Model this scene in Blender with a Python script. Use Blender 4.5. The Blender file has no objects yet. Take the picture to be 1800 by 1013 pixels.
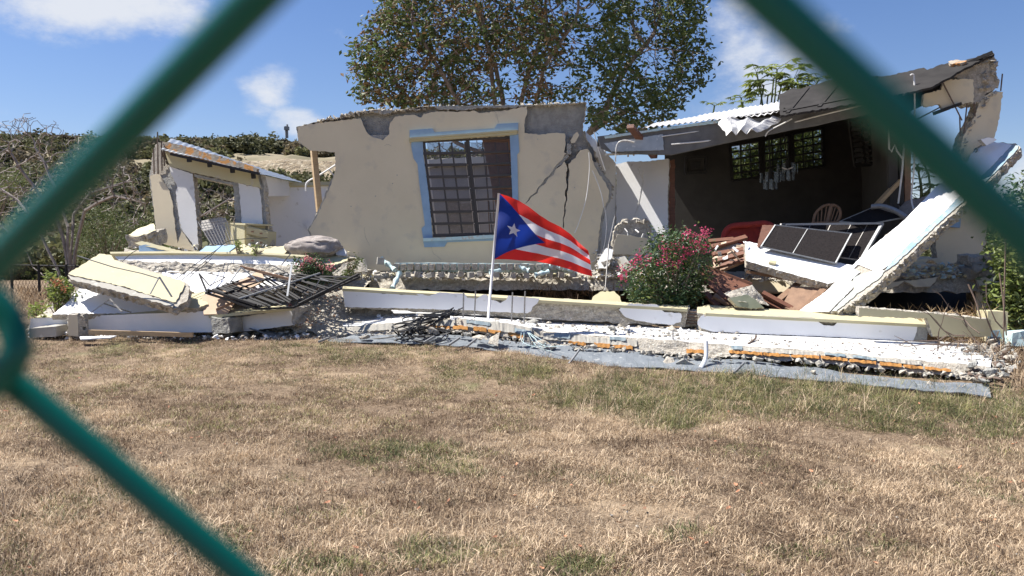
import bpy, bmesh, math, random
import numpy as np
from mathutils import Vector, Matrix, noise
from mathutils.geometry import tessellate_polygon
rnd = random.Random(7)
PI = math.pi
SC = bpy.context.scene
COL = SC.collection
F = 1400.0; CX, CY = 900.0, 506.5
CAMZ = 1.6; PITCH = math.radians(2.5)
# ------------------------------------------------------------------ camera
cam_d = bpy.data.cameras.new('camera'); cam = bpy.data.objects.new('camera', cam_d); COL.objects.link(cam)
cam.location = (0, 0, CAMZ); cam.rotation_euler = (PI/2 - PITCH, 0, 0)
cam_d.sensor_width = 36; cam_d.lens = 28.0; cam_d.clip_start = 0.01; cam_d.clip_end = 3000
cam_d.dof.use_dof = True; cam_d.dof.focus_distance = 13.0; cam_d.dof.aperture_fstop = 23
SC.camera = cam
# ------------------------------------------------------------------ light
SUN_EL = math.radians(58); BEH = math.radians(10)
SDIR = Vector((-math.cos(SUN_EL)*math.cos(BEH), math.cos(SUN_EL)*math.sin(BEH), math.sin(SUN_EL)))
w = bpy.data.worlds.new('World'); SC.world = w; w.use_nodes = True
nt = w.node_tree; nt.nodes.clear()
def N(t, **k):
    n = nt.nodes.new(t)
    for a, b in k.items(): setattr(n, a, b)
    return n
def L(a, b): nt.links.new(a, b)
sky = N('ShaderNodeTexSky', sky_type='NISHITA', sun_disc=False)
sky.sun_elevation = SUN_EL; sky.sun_rotation = math.atan2(SDIR.x, SDIR.y)
sky.altitude = 0; sky.air_density = 1.15; sky.dust_density = 0.25; sky.ozone_density = 2.2
tc = N('ShaderNodeTexCoord')
def pxdir(px, py):
    u, v = (px-CX)/F, (CY-py)/F
    return Vector((u, math.cos(PITCH)+v*math.sin(PITCH), -math.sin(PITCH)+v*math.cos(PITCH))).normalized()
nz = N('ShaderNodeTexNoise'); nz.inputs['Scale'].default_value = 9; nz.inputs['Detail'].default_value = 8; nz.inputs['Roughness'].default_value = .62
nzc = N('ShaderNodeVectorMath', operation='MULTIPLY'); nzc.inputs[1].default_value = (1, 1, 1.8)
L(tc.outputs['Generated'], nzc.inputs[0]); L(nzc.outputs[0], nz.inputs['Vector'])
acc = None
# cloud banks: direction, half widths in radians (across, up), strength
for px, py, wx, wz, st in [(80, -25, .17, .05, 1.1), (70, 55, .07, .025, .55), (485, 155, .034, .03, 1.0), (475, 195, .035, .025, .6), (520, 215, .036, .025, 1.1), (1340, 105, .07, .08, .95), (1310, 165, .06, .07, .8), (1800, 330, .06, .05, .75)]:
    d = pxdir(px, py)
    s = N('ShaderNodeVectorMath', operation='SUBTRACT'); s.inputs[1].default_value = d; L(tc.outputs['Generated'], s.inputs[0])
    m = N('ShaderNodeVectorMath', operation='MULTIPLY'); m.inputs[1].default_value = (1/wx, 1/wx*.3, 1/wz); L(s.outputs[0], m.inputs[0])
    ln = N('ShaderNodeVectorMath', operation='LENGTH'); L(m.outputs[0], ln.inputs[0])
    mr = N('ShaderNodeMapRange', interpolation_type='SMOOTHSTEP'); mr.inputs['From Min'].default_value = 1.7; mr.inputs['From Max'].default_value = 0.1
    mr.inputs['To Max'].default_value = st; L(ln.outputs['Value'], mr.inputs['Value'])
    if acc is None: acc = mr.outputs[0]
    else:
        mx = N('ShaderNodeMath', operation='MAXIMUM'); L(acc, mx.inputs[0]); L(mr.outputs[0], mx.inputs[1]); acc = mx.outputs[0]
# other clouds of the same kind all round
nz2 = N('ShaderNodeTexNoise'); nz2.inputs['Scale'].default_value = 2.1; nz2.inputs['Detail'].default_value = 2; L(nzc.outputs[0], nz2.inputs['Vector'])
mr2 = N('ShaderNodeMapRange'); mr2.inputs['From Min'].default_value = .62; mr2.inputs['From Max'].default_value = .75; mr2.inputs['To Max'].default_value = .8; L(nz2.outputs[0], mr2.inputs['Value'])
sepw = N('ShaderNodeSeparateXYZ'); L(tc.outputs['Generated'], sepw.inputs[0])
mr3 = N('ShaderNodeMapRange'); mr3.inputs['From Min'].default_value = .8; mr3.inputs['From Max'].default_value = .45; L(sepw.outputs['Y'], mr3.inputs['Value'])
mm = N('ShaderNodeMath', operation='MULTIPLY'); L(mr2.outputs[0], mm.inputs[0]); L(mr3.outputs[0], mm.inputs[1])
mx = N('ShaderNodeMath', operation='MAXIMUM'); L(acc, mx.inputs[0]); L(mm.outputs[0], mx.inputs[1]); acc = mx.outputs[0]
nzr = N('ShaderNodeMapRange'); nzr.inputs['From Min'].default_value = .28; nzr.inputs['From Max'].default_value = .72; L(nz.outputs[0], nzr.inputs['Value'])
ad = N('ShaderNodeMath', operation='ADD'); L(nzr.outputs[0], ad.inputs[0]); L(acc, ad.inputs[1])
cf = N('ShaderNodeMapRange', interpolation_type='SMOOTHSTEP'); cf.inputs['From Min'].default_value = .80; cf.inputs['From Max'].default_value = 1.65; cf.inputs['To Max'].default_value = .95
L(ad.outputs[0], cf.inputs['Value'])
hs = N('ShaderNodeHueSaturation'); hs.inputs['Saturation'].default_value = 1.12; tint = N('ShaderNodeMixRGB', blend_type='MULTIPLY'); tint.inputs[0].default_value = 1; tint.inputs[2].default_value = (.93, .92, 1.10, 1); L(sky.outputs[0], tint.inputs[1]); L(tint.outputs[0], hs.inputs['Color'])
mixc = N('ShaderNodeMixRGB'); L(cf.outputs[0], mixc.inputs[0]); L(hs.outputs[0], mixc.inputs[1]); mixc.inputs[2].default_value = (7.0, 7.3, 7.9, 1)
bg = N('ShaderNodeBackground'); bg.inputs['Strength'].default_value = 0.055; L(mixc.outputs[0], bg.inputs['Color'])
wo = N('ShaderNodeOutputWorld'); L(bg.outputs[0], wo.inputs['Surface'])
sd = bpy.data.lights.new('sun', 'SUN'); sd.energy = 4.7; sd.angle = math.radians(.53); sd.color = (1, .955, .88)
sun = bpy.data.objects.new('sun', sd); COL.objects.link(sun); sun.rotation_euler = SDIR.to_track_quat('Z', 'Y').to_euler(); sun.location = (-8, 5, 20)
vs = SC.view_settings; SC.display_settings.display_device = 'sRGB'; vs.view_transform = 'Standard'; vs.look = 'None'; vs.exposure = 1.04; vs.gamma = 1; vs.use_curve_mapping = False
SC.cycles.max_bounces = 6; SC.cycles.transparent_max_bounces = 12; SC.cycles.use_denoising = True

# ------------------------------------------------------------------ projection of photo points to places
def P(px, py, Y):
    u, v = (px-CX)/F, (CY-py)/F
    t = Y/(math.cos(PITCH)+v*math.sin(PITCH))
    return Vector((u*t, Y, CAMZ + t*(v*math.cos(PITCH)-math.sin(PITCH))))
CAMP = Vector((0, 0, CAMZ))
class Plane:
    def __init__(s, a, b, c):
        A, B, C_ = P(*a), P(*b), P(*c)
        s.o = A; s.n = (B-A).cross(C_-A).normalized()
        if s.n.dot(CAMP-A) < 0: s.n = -s.n
    def at(s, px, py, off=0):
        d = pxdir(px, py); o = s.o + s.n*off
        t = (o-CAMP).dot(s.n)/d.dot(s.n)
        return CAMP + d*t
def flat(Y): return Plane((0, 0, Y), (1, 0, Y), (0, 1, Y))

# ------------------------------------------------------------------ materials
MATS = {}
def mat(name, c1, c2=None, rough=.8, scale=6, lo=.35, hi=.65, bump=0, bscale=60, c3=None, s3=40, t3=(.6, .68), metal=0, spec=.5, trans=0, alpha=1, detail=6, randv=0, bdist=.01, stretch=None):
    if name in MATS: return MATS[name]
    m = bpy.data.materials.new(name); m.use_nodes = True; MATS[name] = m
    t = m.node_tree; t.nodes.clear(); ns = t.nodes; lk = t.links.new
    out = ns.new('ShaderNodeOutputMaterial'); b = ns.new('ShaderNodeBsdfPrincipled'); lk(b.outputs[0], out.inputs['Surface'])
    b.inputs['Roughness'].default_value = rough; b.inputs['Metallic'].default_value = metal; b.inputs['Specular IOR Level'].default_value = spec
    g = ns.new('ShaderNodeNewGeometry'); pos = g.outputs['Position']
    if stretch:
        vm = ns.new('ShaderNodeVectorMath'); vm.operation = 'MULTIPLY'; vm.inputs[1].default_value = stretch; lk(pos, vm.inputs[0]); pos = vm.outputs[0]
    col = None
    c2 = c2 or tuple(x*.8 for x in c1)
    nn = ns.new('ShaderNodeTexNoise'); nn.inputs['Scale'].default_value = scale; nn.inputs['Detail'].default_value = detail; nn.inputs['Roughness'].default_value = .6; lk(pos, nn.inputs['Vector'])
    mr = ns.new('ShaderNodeMapRange'); mr.inputs['From Min'].default_value = lo; mr.inputs['From Max'].default_value = hi; lk(nn.outputs[0], mr.inputs['Value'])
    mx = ns.new('ShaderNodeMixRGB'); mx.inputs[1].default_value = (*c1, 1); mx.inputs[2].default_value = (*c2, 1); lk(mr.outputs[0], mx.inputs[0]); col = mx.outputs[0]
    if c3:
        n3 = ns.new('ShaderNodeTexNoise'); n3.inputs['Scale'].default_value = s3; n3.inputs['Detail'].default_value = 4; lk(pos, n3.inputs['Vector'])
        m3 = ns.new('ShaderNodeMapRange'); m3.inputs['From Min'].default_value = t3[0]; m3.inputs['From Max'].default_value = t3[1]; lk(n3.outputs[0], m3.inputs['Value'])
        x3 = ns.new('ShaderNodeMixRGB'); x3.inputs[2].default_value = (*c3, 1); lk(m3.outputs[0], x3.inputs[0]); lk(col, x3.inputs[1]); col = x3.outputs[0]
    if randv:
        oi = ns.new('ShaderNodeObjectInfo'); hv = ns.new('ShaderNodeHueSaturation'); mr4 = ns.new('ShaderNodeMapRange')
        mr4.inputs['To Min'].default_value = 1-randv; mr4.inputs['To Max'].default_value = 1+randv; lk(oi.outputs['Random'], mr4.inputs['Value']); lk(mr4.outputs[0], hv.inputs['Value']); lk(col, hv.inputs['Color']); col = hv.outputs[0]
    lk(col, b.inputs['Base Color'])
    if bump:
        nb = ns.new('ShaderNodeTexNoise'); nb.inputs['Scale'].default_value = bscale; nb.inputs['Detail'].default_value = 6; nb.inputs['Roughness'].default_value = .65; lk(pos, nb.inputs['Vector'])
        bp = ns.new('ShaderNodeBump'); bp.inputs['Strength'].default_value = bump; bp.inputs['Distance'].default_value = bdist; lk(nb.outputs[0], bp.inputs['Height']); lk(bp.outputs[0], b.inputs['Normal'])
    if trans:
        tr = ns.new('ShaderNodeBsdfTranslucent'); lk(col, tr.inputs[0]); ms = ns.new('ShaderNodeMixShader'); ms.inputs[0].default_value = trans
        lk(b.outputs[0], ms.inputs[1]); lk(tr.outputs[0], ms.inputs[2]); lk(ms.outputs[0], out.inputs['Surface'])
    if alpha < 1:
        tp = ns.new('ShaderNodeBsdfTransparent'); ms = ns.new('ShaderNodeMixShader'); ms.inputs[0].default_value = alpha
        lk(tp.outputs[0], ms.inputs[1]); lk(b.outputs[0], ms.inputs[2]); lk(ms.outputs[0], out.inputs['Surface'])
    return m
M_BEIGE = mat('beige_plaster', (.69, .60, .43), (.64, .555, .395), .85, 1.3, bump=.25, bscale=25, c3=(.50, .45, .36), s3=3.5, t3=(.58, .8))
M_WHITE = mat('white_plaster', (.86, .86, .86), (.82, .82, .82), .75, 2, bump=.2, bscale=30, c3=(.55, .52, .47), s3=7, t3=(.66, .8))
M_GREYW = mat('grey_white_plaster', (.74, .73, .71), (.69, .68, .66), .8, 2, bump=.2, bscale=30, c3=(.5, .48, .45), s3=5, t3=(.64, .8))
M_CREAM = mat('cream_paint', (.53, .48, .30), (.48, .43, .27), .75, 2.5, bump=.2, bscale=30, c3=(.5, .45, .35), s3=9, t3=(.64, .75))
M_BLUE = mat('blue_paint', (.27, .41, .57), (.23, .35, .50), .7, 5, bump=.2, bscale=40, c3=(.5, .5, .5), s3=12, t3=(.68, .75))
M_PBLUE = mat('pale_blue_paint', (.50, .66, .68), (.44, .58, .60), .7, 5, bump=.3, bscale=40, c3=(.5, .48, .42), s3=14, t3=(.55, .65))
M_CONC = mat('broken_concrete', (.56, .51, .43), (.34, .305, .25), .95, 14, bump=1, bscale=45, bdist=.03, c3=(.60, .57, .50), s3=30, t3=(.55, .64))
M_CONCD = mat('grey_bare_concrete', (.47, .46, .42), (.31, .305, .28), .92, 9, bump=1, bscale=35, bdist=.05, c3=(.38, .36, .32), s3=9, t3=(.6, .72))
M_SLABTOP = mat('white_slab_paint', (.66, .67, .68), (.58, .58, .575), .8, 3, bump=.3, bscale=40, c3=(.42, .39, .34), s3=11, t3=(.56, .62))
M_GREYT = mat('grey_beige_paint', (.40, .38, .33), (.33, .31, .27), .85, 4, bump=.4, bscale=30, c3=(.5, .48, .42), s3=12, t3=(.6, .7))
M_RUST = mat('orange_foam', (.46, .22, .055), (.30, .13, .035), .9, 20, bump=.8, bscale=60)
M_RUSTB = mat('rusty_broken_layer', (.42, .36, .28), (.27, .22, .17), .9, 9, bump=.9, bscale=40, bdist=.03, c3=(.55, .25, .07), s3=7, t3=(.5, .58))
M_METAL = mat('galvanised_sheet', (.42, .45, .48), (.33, .36, .39), .42, 5, metal=.55, bump=.15, bscale=20, c3=(.55, .55, .55), s3=14, t3=(.6, .7))
M_WROOF = mat('white_roof_sheet', (.62, .61, .60), (.54, .53, .51), .6, 5, bump=.2, bscale=15, c3=(.25, .25, .26), s3=18, t3=(.66, .70))
M_DSHEET = mat('dark_roof_sheet', (.042, .039, .037), (.028, .026, .025), .9, 4, spec=.2, bump=.2, bscale=20)  # dark grey metal, base colour lowered further to imitate its folds lying in shadow
M_FASC = mat('grey_fascia', (.15, .15, .15), (.11, .11, .11), .8, 5, bump=.2)
M_DARKIN = mat('shade_darkened_plaster', (.06, .055, .05), (.045, .042, .038), .9, 3, bump=.2)  # near-black base colour carries the shade of the open room and void
M_BLACK = mat('black_metal', (.018, .018, .019), (.035, .032, .03), .65, 20, spec=.3)
M_ALU = mat('aluminium', (.34, .35, .36), (.26, .27, .28), .5, 20, metal=.5)
M_BROWNF = mat('dark_bronze_frame', (.06, .05, .045), (.045, .04, .035), .5, 10)
M_GLASS = mat('window_glass', (.06, .06, .06), (.05, .05, .05), .05, 2, spec=.6, alpha=.5)
M_SCREEN = mat('insect_screen', (.035, .03, .03), (.025, .022, .022), 1, 30, alpha=.92, spec=.1)
M_WOOD = mat('reddish_wood', (.20, .085, .05), (.13, .055, .035), .6, 8, stretch=(1, 1, 5), bump=.3)
M_WOODL = mat('light_wood', (.52, .38, .22), (.42, .29, .16), .7, 8, stretch=(1, 1, 4), bump=.3)
M_WOODM = mat('brown_wood', (.30, .18, .11), (.22, .13, .08), .7, 10, bump=.3)
M_SPLINT = mat('pale_split_wood', (.58, .46, .34), (.45, .33, .23), .8, 14, bump=.4)
M_PLY = mat('plywood', (.58, .43, .30), (.50, .36, .25), .8, 6, bump=.2)
M_RED = mat('red_upholstery', (.38, .04, .025), (.28, .03, .02), .85, 12, bump=.2)
M_MATT = mat('mattress_ticking', (.60, .585, .57), (.52, .50, .49), .9, 20, bump=.3)
M_GREYM = mat('grey_brown_bedding', (.33, .29, .265), (.25, .22, .20), .95, 14, bump=.6, bscale=30, c3=(.42, .39, .36), s3=25)
M_CABLE = mat('black_cable', (.02, .02, .02), (.03, .03, .03), .5)
M_WIREW = mat('white_cable', (.75, .74, .70), (.65, .63, .6), .5)
M_PVC = mat('white_pvc', (.85, .85, .84), (.8, .8, .8), .4)
M_REBAR = mat('rusty_steel', (.16, .11, .08), (.10, .07, .055), .8, 30)
M_STEEL = mat('steel_rod', (.30, .29, .28), (.2, .19, .18), .5, 30, metal=.5)
M_BARK = mat('grey_bark', (.27, .235, .20), (.17, .145, .12), .95, 14, bump=.8, bscale=40, stretch=(1, 1, .3), bdist=.03)
M_BARKT = mat('brown_bark', (.34, .27, .22), (.20, .155, .125), .95, 10, bump=.8, bscale=30, stretch=(1, 1, .3), bdist=.03)
M_BARE = mat('bare_grey_twigs', (.34, .295, .265), (.19, .165, .15), .95, 8, bump=.4)
M_LEAF = mat('green_leaves', (.11, .145, .04), (.07, .10, .03), .5, 3, trans=.3)
M_LEAF2 = mat('lighter_leaves', (.15, .19, .06), (.10, .13, .04), .5, 3, trans=.35)
M_LEAFB = mat('reddish_brown_leaves', (.22, .13, .06), (.15, .10, .045), .6, 3, trans=.25)
M_LEAFY = mat('yellow_green_leaves', (.30, .34, .09), (.18, .25, .06), .5, 3, trans=.35)
M_LEAFD = mat('dark_bush_leaves', (.07, .13, .045), (.04, .08, .03), .45, 5, trans=.2)
M_SCRUB = mat('scrub_leaves', (.16, .16, .075), (.10, .105, .045), .8, .5, trans=.25, randv=.35)
M_SCRUB2 = mat('dry_scrub_leaves', (.20, .165, .10), (.14, .115, .07), .8, .5, trans=.25, randv=.3)
M_PINK = mat('pink_petals', (.70, .10, .22), (.50, .06, .15), .6, 12, trans=.3)
M_SALMON = mat('salmon_petals', (.75, .34, .34), (.62, .22, .26), .6, 12, trans=.3)
M_FENCE = mat('green_vinyl_wire', (.0, .105, .08), (.0, .09, .068), .33, 30, spec=.35)
M_HILL = mat('dry_hill_soil', (.25, .21, .14), (.17, .15, .09), 1, .25, c3=(.24, .20, .13), s3=1, t3=(.5, .7))
M_CLIFF = mat('tan_rock_cut', (.36, .29, .19), (.20, .15, .10), 1, 1.1, bump=1, bscale=2, bdist=.6, c3=(.46, .39, .28), s3=2.2, t3=(.5, .62))
M_STRAW = mat('straw', (.60, .45, .26), (.48, .34, .19), .9, 30)
M_TICK = MATS['mattress_ticking']
M_GLCH = mat('pale_crystal', (.22, .26, .28), (.18, .2, .22), .15, 20, alpha=.6)

# ------------------------------------------------------------------ object helpers
WL = {}
def mk(name, verts, faces, mats, parent=None, midx=None, smooth=False, kind=None, origin=None):
    verts = [Vector(v) for v in verts]
    a = np.array([tuple(v) for v in verts])
    if origin is None:
        o_ = Vector(((a[:, 0].min()+a[:, 0].max())/2, (a[:, 1].min()+a[:, 1].max())/2, a[:, 2].min()))
    else: o_ = Vector(origin)
    a = a - np.array(tuple(o_))
    me = bpy.data.meshes.new(name); me.from_pydata(a.tolist(), [], faces)
    for m in (mats if isinstance(mats, (list, tuple)) else [mats]): me.materials.append(m)
    if midx is not None: me.polygons.foreach_set('material_index', midx)
    if smooth: me.polygons.foreach_set('use_smooth', [True]*len(me.polygons))
    me.update()
    ob = bpy.data.objects.new(name, me); COL.objects.link(ob); ob.location = o_
    WL[ob.name] = o_.copy()
    if parent is not None:
        ob.parent = parent; ob.location = o_ - WL[parent.name]
    if kind: ob['kind'] = kind
    return ob
def tag(o, label, cat, group=None, kind=None):
    if label: o['label'] = label
    if cat: o['category'] = cat
    if group: o['group'] = group
    if kind: o['kind'] = kind
    return o
def thing(name, label, cat, loc, group=None):
    o = bpy.data.objects.new(name, None); COL.objects.link(o); o.location = loc; WL[o.name] = Vector(loc)
    o.empty_display_size = .1
    return tag(o, label, cat, group)
class MB:
    def __init__(s): s.v = []; s.f = []; s.m = []
    def add(s, v, f, m=0):
        b = len(s.v); s.v += [Vector(x) for x in v]; s.f += [tuple(i+b for i in q) for q in f]; s.m += [m]*len(f); return s
    def hexa(s, c, m=0):
        return s.add(c, [(0, 1, 2, 3), (7, 6, 5, 4), (0, 4, 5, 1), (1, 5, 6, 2), (2, 6, 7, 3), (3, 7, 4, 0)], m)
    def bar(s, a, b, wx, wz, up=(0, 0, 1), m=0):
        a = Vector(a); b = Vector(b); d = (b-a).normalized(); up = Vector(up)
        if abs(d.dot(up)) > .97: up = Vector((0, 1, 0))
        x = d.cross(up).normalized()*wx/2; z = x.cross(d).normalized()*wz/2
        return s.hexa([a-x-z, a+x-z, a+x+z, a-x+z, b-x-z, b+x-z, b+x+z, b-x+z], m)
    def tube(s, pts, r, n=6, m=0):
        pts = [Vector(p) for p in pts]; rr = r if isinstance(r, (list, tuple)) else [r]*len(pts)
        base = len(s.v); ref = None
        for i, p in enumerate(pts):
            d = (pts[min(i+1, len(pts)-1)] - pts[max(i-1, 0)]).normalized()
            if ref is None: ref = Vector((0, 0, 1)) if abs(d.z) < .9 else Vector((1, 0, 0))
            x = d.cross(ref)
            if x.length < 1e-4: x = d.orthogonal()
            x.normalize(); y = x.cross(d).normalized(); ref = y if False else ref
            for k in range(n):
                an = 2*PI*k/n; s.v.append(p + (x*math.cos(an)+y*math.sin(an))*rr[i])
        for i in range(len(pts)-1):
            for k in range(n):
                a = base+i*n+k; b = base+i*n+(k+1) % n; s.f.append((a, b, b+n, a+n)); s.m.append(m)
        s.f.append(tuple(base+k for k in range(n))); s.m.append(m)
        s.f.append(tuple(base+(len(pts)-1)*n+k for k in reversed(range(n)))); s.m.append(m)
        return s
    def build(s, name, mats, parent=None, smooth=False, kind=None, origin=None):
        return mk(name, s.v, s.f, mats, parent, s.m, smooth, kind, origin)
def curve(pts, n=8):
    pts = [Vector(p) for p in pts]; out = []
    for i in range(len(pts)-1):
        p0 = pts[max(i-1, 0)]; p1 = pts[i]; p2 = pts[i+1]; p3 = pts[min(i+2, len(pts)-1)]
        for k in range(n):
            t = k/n; out.append(.5*((2*p1)+(p2-p0)*t+(2*p0-5*p1+4*p2-p3)*t*t+(3*p1-p0-3*p2+p3)*t**3))
    out.append(pts[-1]); return out
def jag(px, amp, step, flags=None):
    out = []; fl = []; n = len(px)
    for i in range(n):
        a = px[i]; b = px[(i+1) % n]; c = flags is None or flags[i] == 'c'
        d = math.hypot(b[0]-a[0], b[1]-a[1]); k = max(1, int(d/step)) if c else 1
        for j in range(k):
            t = j/k; x = a[0]+(b[0]-a[0])*t; y = a[1]+(b[1]-a[1])*t
            if j > 0: x += rnd.uniform(-amp, amp); y += rnd.uniform(-amp, amp)
            out.append((x, y)); fl.append(c)
    return out, fl
def plate(name, px, pl, th, mats, parent=None, amp=1.0, step=4, flags=None, holes=(), off=0, rings=3, kind=None, rough=.3):
    """a slab whose face has the given outline on the plane pl, th metres thick, broken edges"""
    if not isinstance(mats, (list, tuple)): mats = [mats, mats]
    v = []; f = []; mi = []; loops = []
    for h, lp in enumerate([px]+list(holes)):
        pts, fl = jag(lp, amp, step, flags if h == 0 else None)
        loops.append((pts, fl))
    tess = [[pl.at(x, y, off) for x, y in l[0]] for l in loops]
    tri = tessellate_polygon(tess)
    allp = [p for l in tess for p in l]; n0 = len(allp)
    # front
    v += allp
    for t in tri:
        a, b, c = (allp[i] for i in t)
        nn = (b-a).cross(c-a)
        if nn.length < 1e-9: continue
        f.append(t if nn.dot(pl.n) > 0 else (t[0], t[2], t[1])); mi.append(0)
    bo = len(v)
    v += [p - pl.n*th for p in allp]
    for t in list(f): f.append((t[0]+bo, t[2]+bo, t[1]+bo)); mi.append(1)
    s = 0
    for (pts, fl), ps in zip(loops, tess):
        n = len(ps); prev = [s+i for i in range(n)]
        ctr = sum(ps, Vector())/n
        for r in range(1, rings+1):
            if r == rings: cur = [bo+s+i for i in range(n)]
            else:
                cur = []
                for i in range(n):
                    q = ps[i] - pl.n*th*r/rings
                    if fl[i]:
                        q = q + Vector((rnd.uniform(-1, 1), rnd.uniform(-1, 1), rnd.uniform(-1, 1)))*min(th*rough*.5, .03)
                    cur.append(len(v)); v.append(q)
            for i in range(n):
                j = (i+1) % n; f.append((prev[i], prev[j], cur[j], cur[i])); mi.append(1 if fl[i] else 0)
            prev = cur
        s += n
    return mk(name, v, f, mats[:2], parent, mi, kind=kind)
def rough_hex(name, c, mats, parent=None, seg=.07, amp=.02, fm=None, sc=6, kind=None):
    """box with 8 corners (front TL TR BR BL, back TL TR BR BL), each face a grid shaken by noise; fm: material of each face"""
    quads = [(0, 1, 2, 3), (5, 4, 7, 6), (4, 5, 1, 0), (3, 2, 6, 7), (1, 5, 6, 2), (4, 0, 3, 7)]  # front back top bottom right left
    v = []; f = []; mi = []; key = {}
    c = [Vector(x) for x in c]
    for qi, q in enumerate(quads):
        a, b, d, e = (c[i] for i in q)
        nu = max(1, min(60, int((b-a).length/seg))); nv = max(1, min(20, int((e-a).length/seg)))
        idx = {}
        for i in range(nu+1):
            for j in range(nv+1):
                p = a.lerp(b, i/nu).lerp(e.lerp(d, i/nu), j/nv)
                k = (round(p.x, 4), round(p.y, 4), round(p.z, 4))
                if k not in key:
                    d3 = noise.noise_vector(p*sc)*amp + noise.noise_vector(p*sc*3.1)*amp*.6
                    key[k] = len(v); v.append(p+d3)
                idx[i, j] = key[k]
        for i in range(nu):
            for j in range(nv):
                f.append((idx[i, j+1], idx[i+1, j+1], idx[i+1, j], idx[i, j])); mi.append(fm[qi] if fm else 0)
    return mk(name, v, f, mats, parent, mi, kind=kind)
def hexpx(fr, d=None, back=None):
    """fr: four (px,py,Y); depth vector d or explicit back four"""
    a = [P(*q) for q in fr]
    b = [p+Vector(d) for p in a] if back is None else [P(*q) for q in back]
    return a+b
def hullpts(n, rr, sx=1, sy=1, sz=1):
    bm = bmesh.new()
    for _ in range(n):
        q = Vector((rr.gauss(0, 1), rr.gauss(0, 1), rr.gauss(0, 1))).normalized()*rr.uniform(.75, 1.1)
        bm.verts.new((q.x*sx, q.y*sy, q.z*sz))
    r = bmesh.ops.convex_hull(bm, input=bm.verts)
    for e in [g for g in r['geom_interior'] if isinstance(g, bmesh.types.BMVert)]: bm.verts.remove(e)
    bm.verts.index_update()
    v = [x.co.copy() for x in bm.verts]; f = [tuple(y.index for y in x.verts) for x in bm.faces]; bm.free()
    return v, f
HULLS = [hullpts(rnd.randint(9, 14), rnd, 1, rnd.uniform(.6, 1), rnd.uniform(.4, .8)) for _ in range(14)]
ROCKM = []
for i, (v, f) in enumerate(HULLS):
    bm = bmesh.new(); vs_ = [bm.verts.new(x) for x in v]
    for q in f:
        try: bm.faces.new([vs_[k] for k in q])
        except ValueError: pass
    bmesh.ops.subdivide_edges(bm, edges=bm.edges, cuts=2, use_grid_fill=True)
    for x in bm.verts: x.co += noise.noise_vector(x.co*2.5+Vector((i*7, 0, 0)))*.09
    me = bpy.data.meshes.new('concrete_chunk'); bm.to_mesh(me); bm.free(); ROCKM.append(me)
CHM = {}
def chunk(p, size, label=None, group=None, m=None, cat='concrete chunk', name='concrete_chunk'):
    m = m or M_CONC; i = rnd.randrange(len(ROCKM)); k = (i, m.name)
    if k not in CHM:
        me = ROCKM[i].copy(); me.materials.clear(); me.materials.append(m); CHM[k] = me
    o = bpy.data.objects.new(name, CHM[k]); COL.objects.link(o); o.location = p
    o.rotation_euler = (rnd.uniform(-.4, .4), rnd.uniform(-.4, .4), rnd.uniform(0, 6.28)); o.scale = [size*rnd.uniform(.85, 1.15) for _ in range(3)]
    return tag(o, label, cat, group)
def inside(x, y, poly):
    c = False; n = len(poly)
    for i in range(n):
        x1, y1 = poly[i]; x2, y2 = poly[(i+1) % n]
        if (y1 > y) != (y2 > y) and x < (x2-x1)*(y-y1)/(y2-y1)+x1: c = not c
    return c
def scatter_px(poly, n):
    xs = [p[0] for p in poly]; ys = [p[1] for p in poly]; out = []
    while len(out) < n:
        x = rnd.uniform(min(xs), max(xs)); y = rnd.uniform(min(ys), max(ys))
        if inside(x, y, poly): out.append((x, y))
    return out
def crumbs(name, poly, pl, n, s0, s1, mats, label, lift=0, cat='rubble'):
    mb = MB()
    for x, y in scatter_px(poly, n):
        p = pl.at(x, y) if isinstance(pl, Plane) else P(x, y, pl(x, y))
        v, f = HULLS[rnd.randrange(len(HULLS))]; s = s0+(s1-s0)*rnd.random()**2.5
        R = Matrix.Rotation(rnd.uniform(0, 6.3), 3, 'Z') @ Matrix.Rotation(rnd.uniform(-1, 1), 3, 'X')
        mb.add([R @ (q*s) + p + Vector((0, 0, s*.2+lift)) for q in v], f, rnd.randrange(len(mats)))
    o = mb.build(name, mats); return tag(o, label, cat, kind='stuff')
def rods(name, list_px, r, m, parent=None, n=5):
    mb = MB()
    for l in list_px: mb.tube([P(*q) for q in l], r, n)
    return mb.build(name, m, parent)

# ------------------------------------------------------------------ setting: ground, hill
def lerp_tab(x, tab):
    if x <= tab[0][0]: return tab[0][1]
    for (a, b), (c, d) in zip(tab, tab[1:]):
        if x <= c: return b+(d-b)*(x-a)/(c-a)
    return tab[-1][1]
def lawn_front(x, Y):
    return lerp_tab(CX+F*x/max(Y, .5), [(0, 14.2), (430, 13.2), (800, 12.5), (1050, 10.9), (1300, 10.6), (1760, 9.2), (1900, 9.5)])
def sst(a, b, x):
    t = max(0, min(1, (x-a)/(b-a))); return t*t*(3-2*t)
def gz(x, y):
    near = -0.0225*max(-14, min(14, x))*1.0 - .035
    yf = lawn_front(x, y) if y > 5 else 12
    near += lerp_tab(x, [(-5, .17), (-.9, .22), (1.2, .10), (3, .13), (5.5, .12)])*sst(yf-3, yf-.5, y) + .26*sst(yf, yf+2.6, y)
    z = near + .035*noise.noise(Vector((x*.5, y*.5, 0))) + .012*noise.noise(Vector((x*2.2, y*2.2, 3)))
    return z
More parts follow.
